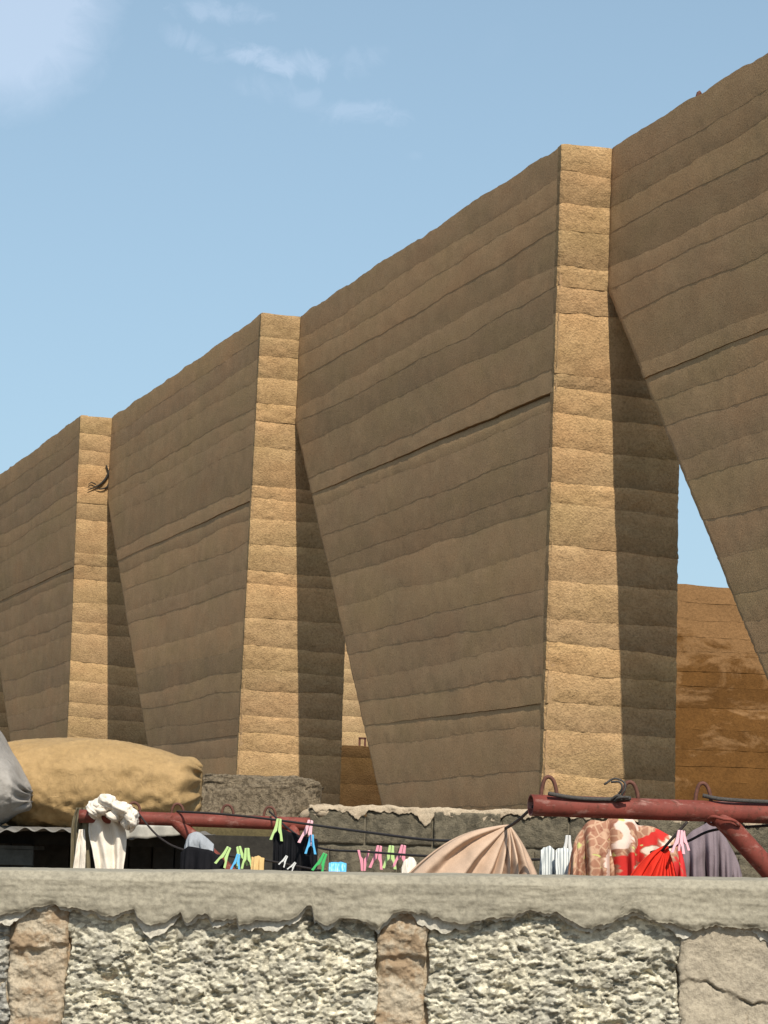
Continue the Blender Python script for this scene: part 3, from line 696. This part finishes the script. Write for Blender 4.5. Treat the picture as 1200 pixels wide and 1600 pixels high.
pipe(MB(), (pj[0] + 0.01, pj[1], 0), (pj[0] + 0.01, pj[1], (fa + dirn * 1.5)[2]), RN, hollow=False).build('post', M_RED, near, smooth=True)
# weld bead round the brace
wd = []
for k in range(25):
    t = 2 * math.pi * k / 24; q = at(1127 + 26 * math.cos(t), 1285 + 6 * math.sin(t) + 5 * math.cos(t), NYF(1127)); q[1] += 0.022 * math.sin(t) - 0.018; wd.append(q + [0, 0, 0.002 * math.sin(5 * t)])
MB().tube(wd, 0.0045, 8, cap=False).build('weld_bead', M_RED, near, smooth=True)
for px_, pt in ((857, 1214), (984, 1222), (1098, 1224)): hook(near, px_, pt, NYF(px_), 1245 + (px_ - 830) * 0.04, 24)
ga = at(124, 1275, FY); gb = at(484, 1288, FY)
far = empty('clothesline_post', at(455, 1330, FY) * [1, 1, 0], 'far red pipe clothesline frame behind the white rag, left', 'clothesline post', 'red pipe clothesline frames')
RF = 10.2 * FY / FPX
pipe(MB(), ga, gb, RF).build('crossbar', M_RED, far, smooth=True)
ca = at(268, 1276, FY); cb = at(352, 1356, FY)
pipe(MB(), ca, ca + (cb - ca) * 2.2, RF, hollow=False).build('brace', M_RED, far, smooth=True)
pj = ca + (cb - ca) * 2.2
pipe(MB(), (pj[0], FY, 0), (pj[0], FY, gb[2] - 0.005), RF, hollow=False).build('post', M_RED, far, smooth=True)
for px_, pt in ((209, 1254), (277, 1256), (355, 1258), (421, 1261)): hook(far, px_, pt, FY, 1268 + (px_ - 210) * 0.036, 18)

# ------------------------------------------------------------------ cords
def cord(wp, r, label, name='cord', mat=None, n=90):
    pts = smoothpath([at(*w) for w in wp], n)
    o = MB().tube(pts, r, 8).build(name, mat or M_ROPE, smooth=True)
    return tag(o, label, 'cord')
cord([(209, 1262, 9.0), (250, 1309, 8.85), (300, 1331, 8.6), (400, 1342, 8.2), (500, 1360, 7.9), (640, 1382, 7.4), (780, 1386, 7.0), (880, 1372, 6.7), (960, 1376, 6.4), (1016, 1352, 6.2), (1040, 1322, 6.1), (1074, 1284, 6.08)], 0.0038,
     'black clothesline cord sagging from the white rag down below the parapet')
cord([(277, 1268, 9.0), (345, 1272, 8.7), (430, 1281, 8.4), (570, 1300, 7.6), (680, 1313, 7.1), (745, 1309, 6.6), (796, 1291, 6.25), (834, 1260, 6.02)], 0.0042,
     'black clothesline cord running up into the open end of the near pipe')
cord([(421, 1268, 9.0), (455, 1298, 8.7), (500, 1325, 8.3), (575, 1331, 7.7), (655, 1337, 7.3), (760, 1341, 6.9), (850, 1343, 6.6), (980, 1338, 6.5), (1065, 1318, 6.2), (1115, 1297, 6.2), (1200, 1290, 6.2), (1300, 1284, 6.2)], 0.0038,
     'black clothesline cord holding the three pegs beside the beige cloth')
cord([(857, 1240, 5.98), (900, 1247, 6.0), (950, 1249, 6.02), (985, 1247, 6.04)], 0.0055, 'grey black twine tied along the near pipe between two hooks', 'twine', M_TWINE, 30)
cord([(1098, 1243, 6.11), (1130, 1249, 6.10), (1200, 1253, 6.13), (1270, 1256, 6.16)], 0.0055, 'twisted black twine lying on the near pipe at the right edge', 'twine', M_TWINE, 30)
fr_ = MB()
for i, wp in enumerate(([(966, 1248, 6.025), (974, 1238, 6.015), (977, 1226, 6.015), (970, 1219, 6.025), (958, 1217, 6.035), (944, 1226, 6.035)], [(962, 1247, 6.025), (972, 1232, 6.005), (968, 1222, 6.005), (955, 1222, 6.015)],
                        [(955, 1249, 6.020), (966, 1243, 6.010), (976, 1249, 6.020)], [(960, 1252, 6.020), (968, 1246, 6.005), (982, 1246, 6.015)])):
    fr_.tube(smoothpath([at(*w) for w in wp], 16), 0.0038 if i > 1 else 0.0030, 6)
tag(fr_.build('twine_knot', M_TWINE, smooth=True), 'frayed knot of grey twine standing up on the near pipe', 'knot')
# small tags of tape on cords
def drape(name, top, drop, mat, label, fold=0.018, nf=6, seed=0, over=True, nu=110, nv=46, cat='cloth', spread=None, taper=0.0, thick=0.004, ph=0.0, back=0.6):
    """cloth hung over a line: top = waypoints (px, py, Y) along the ridge; drop = length (m), front and back leaves"""
    T = smoothpath([at(*w) for w in top], nu)
    s = np.linspace(0, 1, len(T)); drop = np.interp(s, np.linspace(0, 1, len(np.atleast_1d(drop))), np.atleast_1d(drop)) if np.ndim(drop) else np.full(len(T), drop)
    V = np.linspace(-back if over else 0, 1, nv)[:, None]; A = np.abs(V)
    S = s[None] + 0 * V
    cx = T[:, 0].mean(); f = nf * 2 * math.pi
    wob = fbm(S * 3, A * 1.5, seed, 3) * 1.2
    F = np.sin(S * f + wob + ph) * 0.65 + np.sin(S * f * 2.3 + wob * 2 + 1.3) * 0.35
    amp = fold * np.clip(A * 2.2, 0.06, 1)
    X = T[None, :, 0] + taper * A * (T[None, :, 0] - cx) + fold * 0.35 * F * A
    Yv = T[None, :, 1] + np.where(V < 0, 1, -1) * (0.006 + 0.02 * np.minimum(A * 4, 1)) + F * amp * np.where(V < 0, -1, 1) + fbm(S * 6, A * 4, seed + 4, 4) * 0.008
    Z = T[None, :, 2] + 0.006 - A * drop[None] - (A == 0) * 0.0 + fbm(S * 5, A * 3, seed + 8, 3) * 0.004
    o = grid(name, np.stack([X, Yv, Z], -1), mat, None, np.stack([S, V + 0 * S], -1))
    m = o.modifiers.new('thickness', 'SOLIDIFY'); m.thickness = thick; m.offset = 0
    return tag(o, label, cat) if label else o
def gathered(name, apex, left, right, hem_py, bulge, Y, mat, label, seed, pleats, fold=0.03, cat='cloth', depth=0.05):
    """cloth pinched at one point of a cord: pleats fan out from the pinch to the hem, front and back leaf"""
    n = 190; nv = 60; t = np.linspace(0, 1, n); V = np.linspace(0, 1, nv)[:, None]
    hp = smoothpath([left, (left[0] * 0.75 + right[0] * 0.25, hem_py), (left[0] * 0.25 + right[0] * 0.75, hem_py), right], n * 2)
    ii = np.linspace(0, len(hp) - 1, n); hx = np.interp(ii, np.arange(len(hp)), hp[:, 0]); hy = np.interp(ii, np.arange(len(hp)), hp[:, 1])
    bl = np.interp(t, [0, 0.5, 1], [bulge[0], 0, bulge[1]])
    T = t[None] + 0.05 * fbm(t[None] * 3, V * 1.5, seed, 3)
    f = np.zeros_like(T)
    for c, w, a in pleats:                                 # rounded ridges with a tight crease on their right
        u = (T - c) / w; f = f + a * np.where(u < 0, np.exp(-u * u), np.exp(-(u * 2.6) ** 2))
    rho = V ** 0.85
    PX = apex[0] + (hx[None] - apex[0]) * rho; PYY = apex[1] + (hy[None] - apex[1]) * rho - bl[None] * np.sin(math.pi * np.clip(rho, 0, 1)) 
    k = Y / FPX; A0 = at(apex[0], apex[1], Y); ddx = (PX - apex[0]) * k; ddz = -(PYY - apex[1]) * k
    edge = np.sin(math.pi * t)[None] ** 0.5
    Yf = Y - depth * edge * np.clip(V * 1.6, 0.12, 1) - fold * f * np.clip(V * 3.0, 0.1, 1) + fbm(ddx * 22, ddz * 22, seed + 2, 4) * 0.006
    front = np.stack([A0[0] + ddx + 0.25 * fold * f * V, Yf, A0[2] + ddz], -1)
    back = np.stack([A0[0] + ddx, Y + 0.03 * edge * np.clip(V * 1.6, 0.1, 1) + 0 * ddx, A0[2] + ddz * 0.98], -1)
    P = np.concatenate([front[::-1], back], 0)
    uvs = np.concatenate([np.stack([T, V + 0 * T], -1)[::-1], np.stack([T, -V + 0 * T], -1)], 0)
    o = grid(name, P, mat, None, uvs, flip=True); m = o.modifiers.new('thickness', 'SOLIDIFY'); m.thickness = 0.004; m.offset = 0
    return tag(o, label, cat)
gathered('beige_sheet', (795, 1289), (612, 1400), (850, 1392), 1460, (27, 12), 6.3, M_BEIGE,
         'pinkish beige sheet gathered and tied at the cord below the pipe end', 51,
         [(0.06, 0.10, 1.0), (0.27, 0.12, 1.3), (0.45, 0.08, 0.9), (0.58, 0.06, 1.0), (0.68, 0.05, 0.8), (0.79, 0.06, 1.1), (0.93, 0.08, 0.9)], 0.046, 'sheet')
drape('patterned_blanket', [(886, 1385, 6.4), (891, 1350, 6.4), (899, 1318, 6.4), (908, 1302, 6.4), (922, 1286, 6.4), (944, 1287, 6.4), (956, 1281, 6.4), (985, 1283, 6.4), (996, 1293, 6.4), (1020, 1296, 6.4), (1040, 1306, 6.4), (1056, 1316, 6.4), (1066, 1345, 6.4), (1072, 1385, 6.4)], 0.30, M_BLANKET,
      'brown cream and red patterned blanket hung under the near red pipe', 0.045, 5, 53, cat='blanket', nu=200, thick=0.006)
gathered('red_cloth', (1042, 1320), (968, 1400), (1064, 1400), 1450, (14, 4), 6.12, M_REDC,
         'bright red pleated cloth in front of the patterned blanket', 55,
         [(0.05, 0.07, 1.0), (0.2, 0.06, 1.0), (0.32, 0.05, 1.1), (0.44, 0.05, 0.9), (0.56, 0.05, 1.1), (0.68, 0.05, 1.0), (0.8, 0.05, 1.0), (0.93, 0.06, 1.0)], 0.020, 'cloth', 0.03)
drape('mauve_garment', [(1066, 1318, 6.5), (1080, 1304, 6.5), (1098, 1293, 6.5), (1112, 1288, 6.5), (1124, 1296, 6.5), (1138, 1322, 6.5), (1150, 1345, 6.5), (1158, 1372, 6.5)], 0.28, M_PURPLE,
      'mauve grey garment hanging behind the slanted red brace', 0.026, 4, 57, cat='garment')
drape('striped_towel', [(846, 1330, 6.55), (852, 1327, 6.55), (861, 1327, 6.55), (867, 1330, 6.55)], 0.3, M_STRIPE, 'white towel with grey stripes, left of the pair by the blanket', 0.006, 1, 58, nu=40, cat='towel', group=None) if False else \
drape('striped_towel', [(845, 1332, 6.55), (850, 1327, 6.55), (860, 1327, 6.55), (866, 1332, 6.55)], 0.3, M_STRIPE, 'narrow white striped towel right beside the beige sheet', 0.006, 1, 58, nu=40, cat='towel')
drape('striped_towel', [(868, 1332, 6.5), (873, 1328, 6.5), (884, 1328, 6.5), (892, 1334, 6.5)], 0.3, M_STRIPE, 'narrow white striped towel touching the patterned blanket', 0.006, 1, 59, nu=40, cat='towel')
drape('black_garment', [(428, 1296, 8.32), (440, 1297, 8.3), (455, 1303, 8.27), (472, 1309, 8.22), (496, 1314, 8.18)], 0.32, M_BLACK, 'black ribbed garment pegged on the cord at the end of the far pipe', 0.010, 7, 60, cat='garment')
drape('black_garment', [(283, 1334, 8.5), (295, 1326, 8.48), (312, 1327, 8.45), (330, 1332, 8.42), (350, 1347, 8.4)], 0.3, M_BLACK, 'black garment with a lime mark sagging under the far red brace', 0.014, 3, 61, cat='garment')
drape('grey_cloth', [(289, 1324, 8.6), (295, 1308, 8.6), (306, 1303, 8.6), (318, 1309, 8.6), (334, 1322, 8.6)], 0.12, M_GREYC, 'small light grey cloth above the black garment', 0.010, 2, 62)
drape('tan_cloth', [(393, 1343, 8.15), (402, 1341, 8.15), (413, 1343, 8.15)], 0.2, M_YELLOW, 'scrap of tan cloth between the lime pegs and the black ribbed garment', 0.008, 2, 63, nu=40)
drape('white_cloth', [(628, 1358, 6.4), (634, 1347, 6.4), (642, 1343, 6.4), (650, 1350, 6.4)], 0.2, M_WHITE, 'white corner of cloth at the left edge of the beige sheet', 0.005, 1, 64, nu=40)
drape('blue_cloth', [(514, 1352, 7.75), (526, 1350, 7.75), (541, 1351, 7.75)], 0.15, M_BLUE, 'small blue and white rolled cloth beside the green peg', 0.004, 2, 66, nu=40)
# white rag bundled over the far pipe with tails hanging down
rag = empty('white_rag', at(165, 1280, FY), 'cream white rag bundled over the far red pipe, tails hanging down', 'rag')
def wad(c, h, seed, parent, mat, name):
    th = np.linspace(0, math.pi, 46)[:, None]; ph = np.linspace(0, 2 * math.pi, 80, endpoint=False)[None]
    r = 1 + 0.34 * fbm(np.cos(ph) * 1.6 + 2.0 * np.cos(th), np.sin(ph) * 1.6 + 5 + th, seed, 4, 0.6) + 0.16 * np.sin(ph * 3 + 4 * np.cos(th) + seed)
    P = np.stack([c[0] + h[0] * r * np.sin(th) * np.cos(ph), c[1] + h[1] * r * np.sin(th) * np.sin(ph), c[2] + h[2] * r * np.cos(th)], -1)
    grid(name, P, mat, parent, close_u=True, flip=True)
k = FY / FPX
for cx_, cy_, hx, hz_, sd in ((150, 1264, 14, 14, 3), (164, 1258, 22, 15, 4), (186, 1268, 20, 15, 5), (203, 1280, 14, 18, 6)):
    c = at(cx_, cy_, FY - 0.055); wad(c, (hx * k * 0.92, 0.065, hz_ * k * 0.88), sd, rag, M_WHITE, 'bunch')
def strip(ptsL, ptsR, mat, parent, name, seed, nf=3, fold=0.01):
    A = smoothpath([at(*p) for p in ptsL], 50); B = smoothpath([at(*p) for p in ptsR], 50); m = min(len(A), len(B)); A, B = A[:m], B[:m]
    u = np.linspace(0, 1, 46)[None, :, None]; P = A[:, None] * (1 - u) + B[:, None] * u
    S = u[..., 0] + np.zeros((m, 1)); V = np.linspace(0, 1, m)[:, None] + 0 * S
    P[..., 1] += fold * np.sin(S * nf * 6.28 + fbm(S * 2, V * 2, seed, 3) * 2) + fbm(S * 5, V * 5, seed + 1, 3) * 0.006
    o = grid(name, P, mat, parent, np.stack([S, V], -1)); mm = o.modifiers.new('thickness', 'SOLIDIFY'); mm.thickness = 0.004; mm.offset = 0
    return o
strip([(140, 1272, 8.99), (139, 1300, 8.99), (145, 1330, 8.98), (150, 1362, 8.97), (150, 1410, 8.97)], [(182, 1272, 8.985), (196, 1300, 8.985), (196, 1330, 8.98), (192, 1362, 8.97), (192, 1410, 8.97)], M_WHITE, rag, 'tail', 71, 2.2, 0.014)
strip([(124, 1296, 9.0), (119, 1325, 8.98), (114, 1362, 8.98), (112, 1400, 8.98)], [(132, 1296, 9.0), (134, 1325, 8.98), (133, 1362, 8.98), (132, 1400, 8.98)], M_WHITE, rag, 'tail', 72, 1, 0.006)
ol = strip([(120, 1262, 9.05), (113, 1285, 9.05), (111, 1320, 9.05), (110, 1400, 9.05)], [(134, 1262, 9.03), (138, 1285, 9.02), (140, 1320, 9.02), (142, 1400, 9.02)], M_OLIVE, None, 'olive_cloth', 73, 2, 0.012)
tag(ol, 'drab olive cloth hanging behind the white rag tails', 'cloth')

# ------------------------------------------------------------------ clothes pegs
def peg_meshes():
    """spring peg, two bowed arms crossed by a spring; local z up, 75 mm long"""
    def arm(s):
        pts = [(s * 0.0008, 0.037), (s * 0.0085, 0.036), (s * 0.0105, 0.014), (s * 0.0130, 0.0), (s * 0.0180, -0.018), (s * 0.0235, -0.038), (s * 0.0140, -0.038), (s * 0.0095, -0.016), (s * 0.0020, -0.006), (s * 0.0008, 0.010)]
        if s < 0: pts = pts[::-1]
        return MB().prism(pts, 0.013, (0, 0, 0), (1, 0, 0), (0, 0, 1), (0, -1, 0))
    sp = MB(); 
    for y in (-0.003, 0.003): sp.tube([(0.0062 * math.cos(t), y, 0.004 + 0.0062 * math.sin(t)) for t in np.linspace(0, 2 * math.pi, 15)], 0.0014, 6, cap=False)
    return arm(-1), arm(1), sp
_pm = peg_meshes(); _src = {}
def peg(px_, py_, Y, tilt, mat, label, hpx=36, matb=None, spin=0.0, flip=False, open_=0.0, group='plastic clothes pegs on the cords'):
    c = at(px_, py_, Y); sc = (hpx * Y / FPX) / 0.075
    root = empty('clothes_peg', c, label, 'clothes peg', group)
    root.rotation_euler = (0, R(tilt) + (math.pi if flip else 0), R(spin)); root.scale = (sc,) * 3
    for i, (nm, m, mt) in enumerate((('arm', _pm[0], mat), ('arm', _pm[1], matb or mat), ('spring', _pm[2], M_SPRING))):
        key = (i, mt.name)
        if key not in _src:
            me = bpy.data.meshes.new(nm); me.from_pydata(m.v, [], m.f); me.materials.append(mt); _src[key] = me
        o = bpy.data.objects.new(nm, _src[key]); COL.objects.link(o); o.parent = root
        if open_ and i < 2: o.rotation_euler = (0, R(open_ * (1 if i else -1)) * -1, 0)
        if i < 2:
            b = o.modifiers.new('bevel', 'BEVEL'); b.width = 0.0009; b.segments = 2
PG = [(351, 1338, 8.33, 25, M_LIME, 'lime peg leaning beside the black garment under the far brace', 32),
      (376, 1338, 8.22, -14, M_LIME, 'lime peg with blue behind it, left of the tan scrap', 32),
      (386, 1341, 8.2, -2, M_LIME, 'upright lime peg touching the tan scrap of cloth', 32),
      (370, 1347, 8.17, 10, M_BLUE, 'blue peg low between the two lime pegs', 26),
      (434, 1296, 8.27, 6, M_LIME, 'lime peg on the left corner of the black ribbed garment', 34),
      (481, 1300, 8.15, 12, M_LPINK, 'pale pink peg at the right end of the far red pipe', 38),
      (486, 1319, 8.1, 2, M_BLUE, 'blue peg clipped on the right corner of the black garment', 30),
      (444, 1345, 8.05, 28, M_WHITEP, 'left of two small white pegs below the black garment', 18),
      (457, 1354, 8.0, 35, M_WHITEP, 'right of two small white pegs below the black garment', 16),
      (502, 1348, 7.85, 22, M_GREEN, 'dark green open peg on the edge of the parapet', 32),
      (590, 1339, 7.65, 8, M_PINK, 'pink peg between the upside down peg and a lime one', 36),
      (610, 1339, 7.55, 4, M_LIME, 'lime peg between two pink pegs by the beige sheet', 36),
      (627, 1338, 7.45, 10, M_PINK, 'pink peg nearest the white corner of the beige sheet', 36),
      (887, 1322, 6.5, 2, M_WHITEP, 'tall white peg between striped towels and blanket', 34),
      (1061, 1315, 6.06, 6, M_LPINK, 'pale pink peg right of the red cloth, nearer the red', 36),
      (1067, 1313, 6.1, -4, M_LPINK, 'pale pink peg against the mauve garment', 32)]
for a in PG: peg(*a)
peg(568, 1345, 7.72, 0, M_PINK, 'upside down pink peg with both arms pointing up', 32, flip=True)

# ------------------------------------------------------------------ front parapet
PY = 3.0; KP = PY / FPX
slope = (at(1200, 1378, PY)[2] - at(0, 1362, PY)[2]) / (at(1200, 1378, PY)[0] - at(0, 1362, PY)[0])
par = empty('parapet_wall', (0, PY + 0.1, 0), 'crumbling concrete block parapet with a smooth cement cap in the foreground', 'wall')
XL, XR = -1.30, 1.30
# cap
CAPB = [(0, 1428), (13, 1426), (33, 1423), (60, 1419), (83, 1410), (100, 1413), (127, 1421), (147, 1423), (167, 1432), (187, 1431), (200, 1423), (211, 1420), (216, 1432), (237, 1445), (257, 1439), (277, 1432), (283, 1425), (290, 1440), (300, 1438),
        (310, 1429), (326, 1427), (332, 1440), (350, 1435), (370, 1435), (374, 1446), (400, 1438), (433, 1440), (467, 1430), (480, 1418), (488, 1417), (491, 1438), (513, 1447), (530, 1434), (553, 1434), (573, 1440), (592, 1453), (600, 1440), (617, 1427), (633, 1423),
        (653, 1430), (666, 1424), (673, 1434), (683, 1428), (700, 1440), (720, 1443), (740, 1438), (767, 1435), (800, 1432), (827, 1423), (853, 1427), (870, 1422), (887, 1436), (907, 1448), (923, 1452), (943, 1445), (967, 1434), (987, 1424), (997, 1426),
        (1013, 1435), (1033, 1441), (1060, 1445), (1077, 1450), (1100, 1450), (1113, 1448), (1143, 1447), (1177, 1452), (1200, 1456)]
cb_ = np.array([at(x, y, PY) for x, y in CAPB])
xs = np.arange(XL, XR, 0.0015)
bot = np.interp(xs, cb_[:, 0], cb_[:, 2])
far_ = np.clip(np.maximum(cb_[0, 0] - xs, xs - cb_[-1, 0]), 0, None)
bot = bot + (far_ > 0) * fbm(xs * 14, xs * 0, 5, 4) * 0.012 + fbm(xs * 55, xs * 0, 6, 5, 0.68) * 0.0062
tl = at(0, 1360, PY); top = tl[2] + (xs - tl[0]) * slope + fbm(xs * 6, xs * 0, 8, 4) * 0.0012
CAPF = 0.014
nv = 44; V = np.linspace(0, 1, nv)[:, None]
Z = bot[None] + (top - bot)[None] * V; X = xs[None] + 0 * Z
trow = fbm(X * 9, Z * 70, 14, 4, 0.6)                      # trowel drags run along the wall
D = -CAPF - 0.0022 * trow - 0.0022 * fbm(X * 22, Z * 30, 15, 5, 0.6) - 0.0030 * np.clip(fbm(X * 7, Z * 22, 18, 3) - 0.25, 0, 1)
crk = np.abs(fbm(X * 5 + 0.6 * fbm(X * 30, Z * 30, 91, 3), Z * 26, 92, 4)); D = D + 0.0022 * np.exp(-(crk / 0.018) ** 2) * np.clip(fbm(X * 4, Z * 12, 93, 3) * 3, 0, 1) - 0.0008 * fbm(X * 120, Z * 160, 94, 3)
edge = (Z - bot[None]); D = D + 0.003 * np.exp(-(edge / 0.003) ** 2) * vnoise(X * 60, Z * 0, 3) - 0.002 * np.exp(-((edge - 0.010) / 0.010) ** 2) * vnoise(X * 20, Z * 0, 33)
D = D + np.where((top[None] - Z) < 0.010, (0.010 - (top[None] - Z)) * 0.9, 0)      # chamfered arris
# cap top
nt_ = 14; tv = np.linspace(0, 1, nt_)[:, None][1:]
Dt = D[-1][None] + (0.26 - D[-1][None]) * tv; Zt = top[None] + 0.001 + 0.0015 * fbm(xs[None] * 20, Dt * 30, 19, 4) + 0.002 * np.sin(tv * math.pi)
Pcap = np.concatenate([np.stack([X, PY + D, Z], -1), np.stack([xs[None] + 0 * Dt, PY + Dt, Zt], -1)], 0)
cushion('cement_cap', Pcap, (0, 0.05, 0.002), M_CAP, par, sides='b')
# second torn coat under the cap
b2 = bot - 0.004 - 0.030 * np.clip(fbm(xs * 13, xs * 0, 44, 4, 0.6) + 0.02, 0, 1) - fbm(xs * 70, xs * 0, 45, 5, 0.65) * 0.006
Z2 = b2[None] + (bot + 0.006 - b2)[None] * np.linspace(0, 1, 10)[:, None]; X2 = xs[None] + 0 * Z2
D2 = -0.0035 - 0.0035 * fbm(X2 * 60, Z2 * 60, 46, 5, 0.6)
cushion('scratch_coat', np.stack([X2, PY + D2, Z2], -1), (0, 0.03, 0.001), M_SCRATCH, par, sides='b')

def face(name, px0, px1, z0, z1, mat, seed, kind, res=0.0016, base=0.0, x0=None, x1=None, parent=par):
    x0 = at(px0, 1500, PY)[0] if x0 is None else x0; x1 = at(px1, 1500, PY)[0] if x1 is None else x1
    nu = max(6, int((x1 - x0) / res)); nv = max(6, int((z1 - z0) / res))
    X = np.linspace(x0, x1, nu)[None] + np.zeros((nv, 1)); Z = np.linspace(z0, z1, nv)[:, None] + np.zeros((1, nu))
    # uneven side edges
    wv = fbm(Z * 30, Z * 0, seed + 2, 4) * 0.006; t = (X - x0) / (x1 - x0)
    X = X + wv * (1 - 2 * np.abs(t - 0.5)) * 0 + np.where(t < 0.5, fbm(Z * 26, Z * 0 + 3, seed + 1, 5, 0.65) * 0.009 * (1 - 2 * t), fbm(Z * 26, Z * 0 + 9, seed + 4, 5, 0.65) * 0.009 * (2 * t - 1))
    if kind == 'peb':
        wx = X + 0.010 * fbm(X * 45, Z * 45, seed + 30, 3); wz = Z + 0.009 * fbm(X * 40, Z * 40 + 9, seed + 31, 2)
        d1, d2, h = worley(wx * 75, wz * 140, seed); e1, e2, h2 = worley(wx * 150, wz * 270, seed + 3)
        big = fbm(X * 13, Z * 15, seed + 6, 4, 0.6)
        pits = np.clip(fbm(X * 34, Z * 46, seed + 8, 4, 0.6) - 0.16, 0, 1) + 0.8 * np.clip(fbm(wx * 75, wz * 130, seed + 88, 3, 0.6) - 0.14, 0, 1)
        D = 0.006 - 0.0042 * big - 0.0050 * (0.25 + 0.75 * h ** 1.4) * np.clip((d2 - d1) * 1.6, 0, 1) ** 0.7 - 0.0036 * h2 ** 1.3 * np.clip((e2 - e1) * 2.0, 0, 1) + 0.024 * pits - 0.0055 * fbm(X * 120, Z * 170, seed + 12, 5, 0.68)
        smooth_top = np.exp(-((z1 - 0.028 - Z) / 0.016).clip(0) ** 2)
        D = D + (0.004 + 0.002 * fbm(X * 50, Z * 50, seed + 60, 3) - D) * 0.85 * smooth_top * np.clip(vnoise(X * 14, Z * 0, seed + 40) * 3 - 0.6, 0, 1) + 0.002
    elif kind == 'joint':
        D = 0.006 - 0.006 * fbm(X * 16, Z * 14, seed, 5, 0.6) - 0.007 / (1 + np.exp(-(Z - (z1 - 0.062 - 0.010 * fbm(X * 30, X * 0, seed + 9, 3))) / 0.0012)) - 0.0075 * fbm(X * 55, Z * 70, seed + 3, 5, 0.66) + 0.010 * np.clip(fbm(X * 25, Z * 22, seed + 7, 4) - 0.22, 0, 1)
    else:
        D = 0.004 - 0.005 * fbm(X * 9, Z * 11, seed, 4) - 0.0022 * fbm(X * 60, Z * 60, seed + 3, 6, 0.65)
    e = np.minimum(X - X[:, :1], X[:, -1:] - X); D = D + 0.006 * np.exp(-(e / 0.0025) ** 2) * vnoise(Z * 60, X * 20, seed + 77) + base
    Xp = np.pad(X, 1, mode='edge'); Zp = np.pad(Z, 1, mode='edge'); Dp = np.pad(D, 1, constant_values=0.06)
    return X, Z, D, np.stack([Xp, PY + Dp, Zp], -1), (name, mat)
zT = at(600, 1418, PY)[2]; zB = zT - 0.235
def put(t, parent=par): return grid(t[4][0], t[3], t[4][1], parent)
put(face('concrete_block', None, 14, zB, zT, M_PEBD, 201, 'peb', base=0.006, x0=-0.86))
put(face('mortar_joint', 15, 104, zB, zT, M_JOINT, 205, 'joint', base=0.002))
o = put(face('concrete_block', 105, 589, zB, zT, M_PEB, 211, 'peb'))
put(face('mortar_joint', 590, 666, zB, zT, M_JOINT, 215, 'joint', base=0.003))
put(face('concrete_block', 667, 1064, zB, zT, M_PEB, 221, 'peb', base=-0.001))
# smooth patched block with a crack: upper skin stands proud of the lower
X, Z, D, P, nm = face('plaster_patch', 1065, None, zB, zT, M_PLASTER, 231, 'plain', base=-0.002, x1=0.86)
ck = np.array([at(x, y, PY) for x, y in ((1060, 1540), (1072, 1528), (1090, 1530), (1105, 1535), (1120, 1546), (1140, 1550), (1158, 1562), (1175, 1570), (1190, 1566), (1230, 1572))])
zc = np.interp(X, ck[:, 0], ck[:, 2]) + fbm(X * 90, X * 0, 5, 5, 0.65) * 0.0045; dz = Z - zc
D = D - 0.004 / (1 + np.exp(-dz / 0.0012)) + 0.010 * np.exp(-((dz + 0.001) / 0.0010) ** 2) * np.clip(vnoise(X * 45, X * 0, 8) * 1.8 - 0.5, 0, 1)
ck2 = np.interp(Z, [zB, at(0, 1565, PY)[2], zT], [at(1176, 1600, PY)[0], at(1170, 1560, PY)[0], at(1174, 1500, PY)[0]]) + fbm(Z * 60, Z * 0, 9, 4) * 0.004
D = D + 0.005 * np.exp(-((X - ck2) / 0.0011) ** 2) * (dz < 0) * np.clip(vnoise(Z * 50, Z * 0, 18) * 2 - 0.7, 0, 1)
P[1:-1, 1:-1, 1] = PY + D
grid('plaster_patch', P, M_PLASTER, par)
# outer blocks of the same course and the courses below
for x0, x1, sd in ((XL, -0.87, 241), (0.87, XR, 243)): put(face('concrete_block', None, None, zB, zT, M_PEB, sd, 'peb', x0=x0, x1=x1, res=0.004))
z1 = zB - 0.008; row = 0
while z1 > 0.02:
    z0 = max(0.001, z1 - 0.19); x = XL - (0.2 if row % 2 else 0)
    while x < XR - 0.02:
        put(face('concrete_block', None, None, z0, z1, M_PEB, 300 + int((x + 3) * 50) + row * 7, 'peb', x0=max(x, XL), x1=min(x + 0.40, XR), res=0.012)); x += 0.42
    z1 -= 0.20; row += 1
MB().box((0, PY + 0.135, zT / 2 + 0.01), ((XR - XL) / 2 - 0.002, 0.115, zT / 2 + 0.002)).build('wall_core', M_JOINT, par)
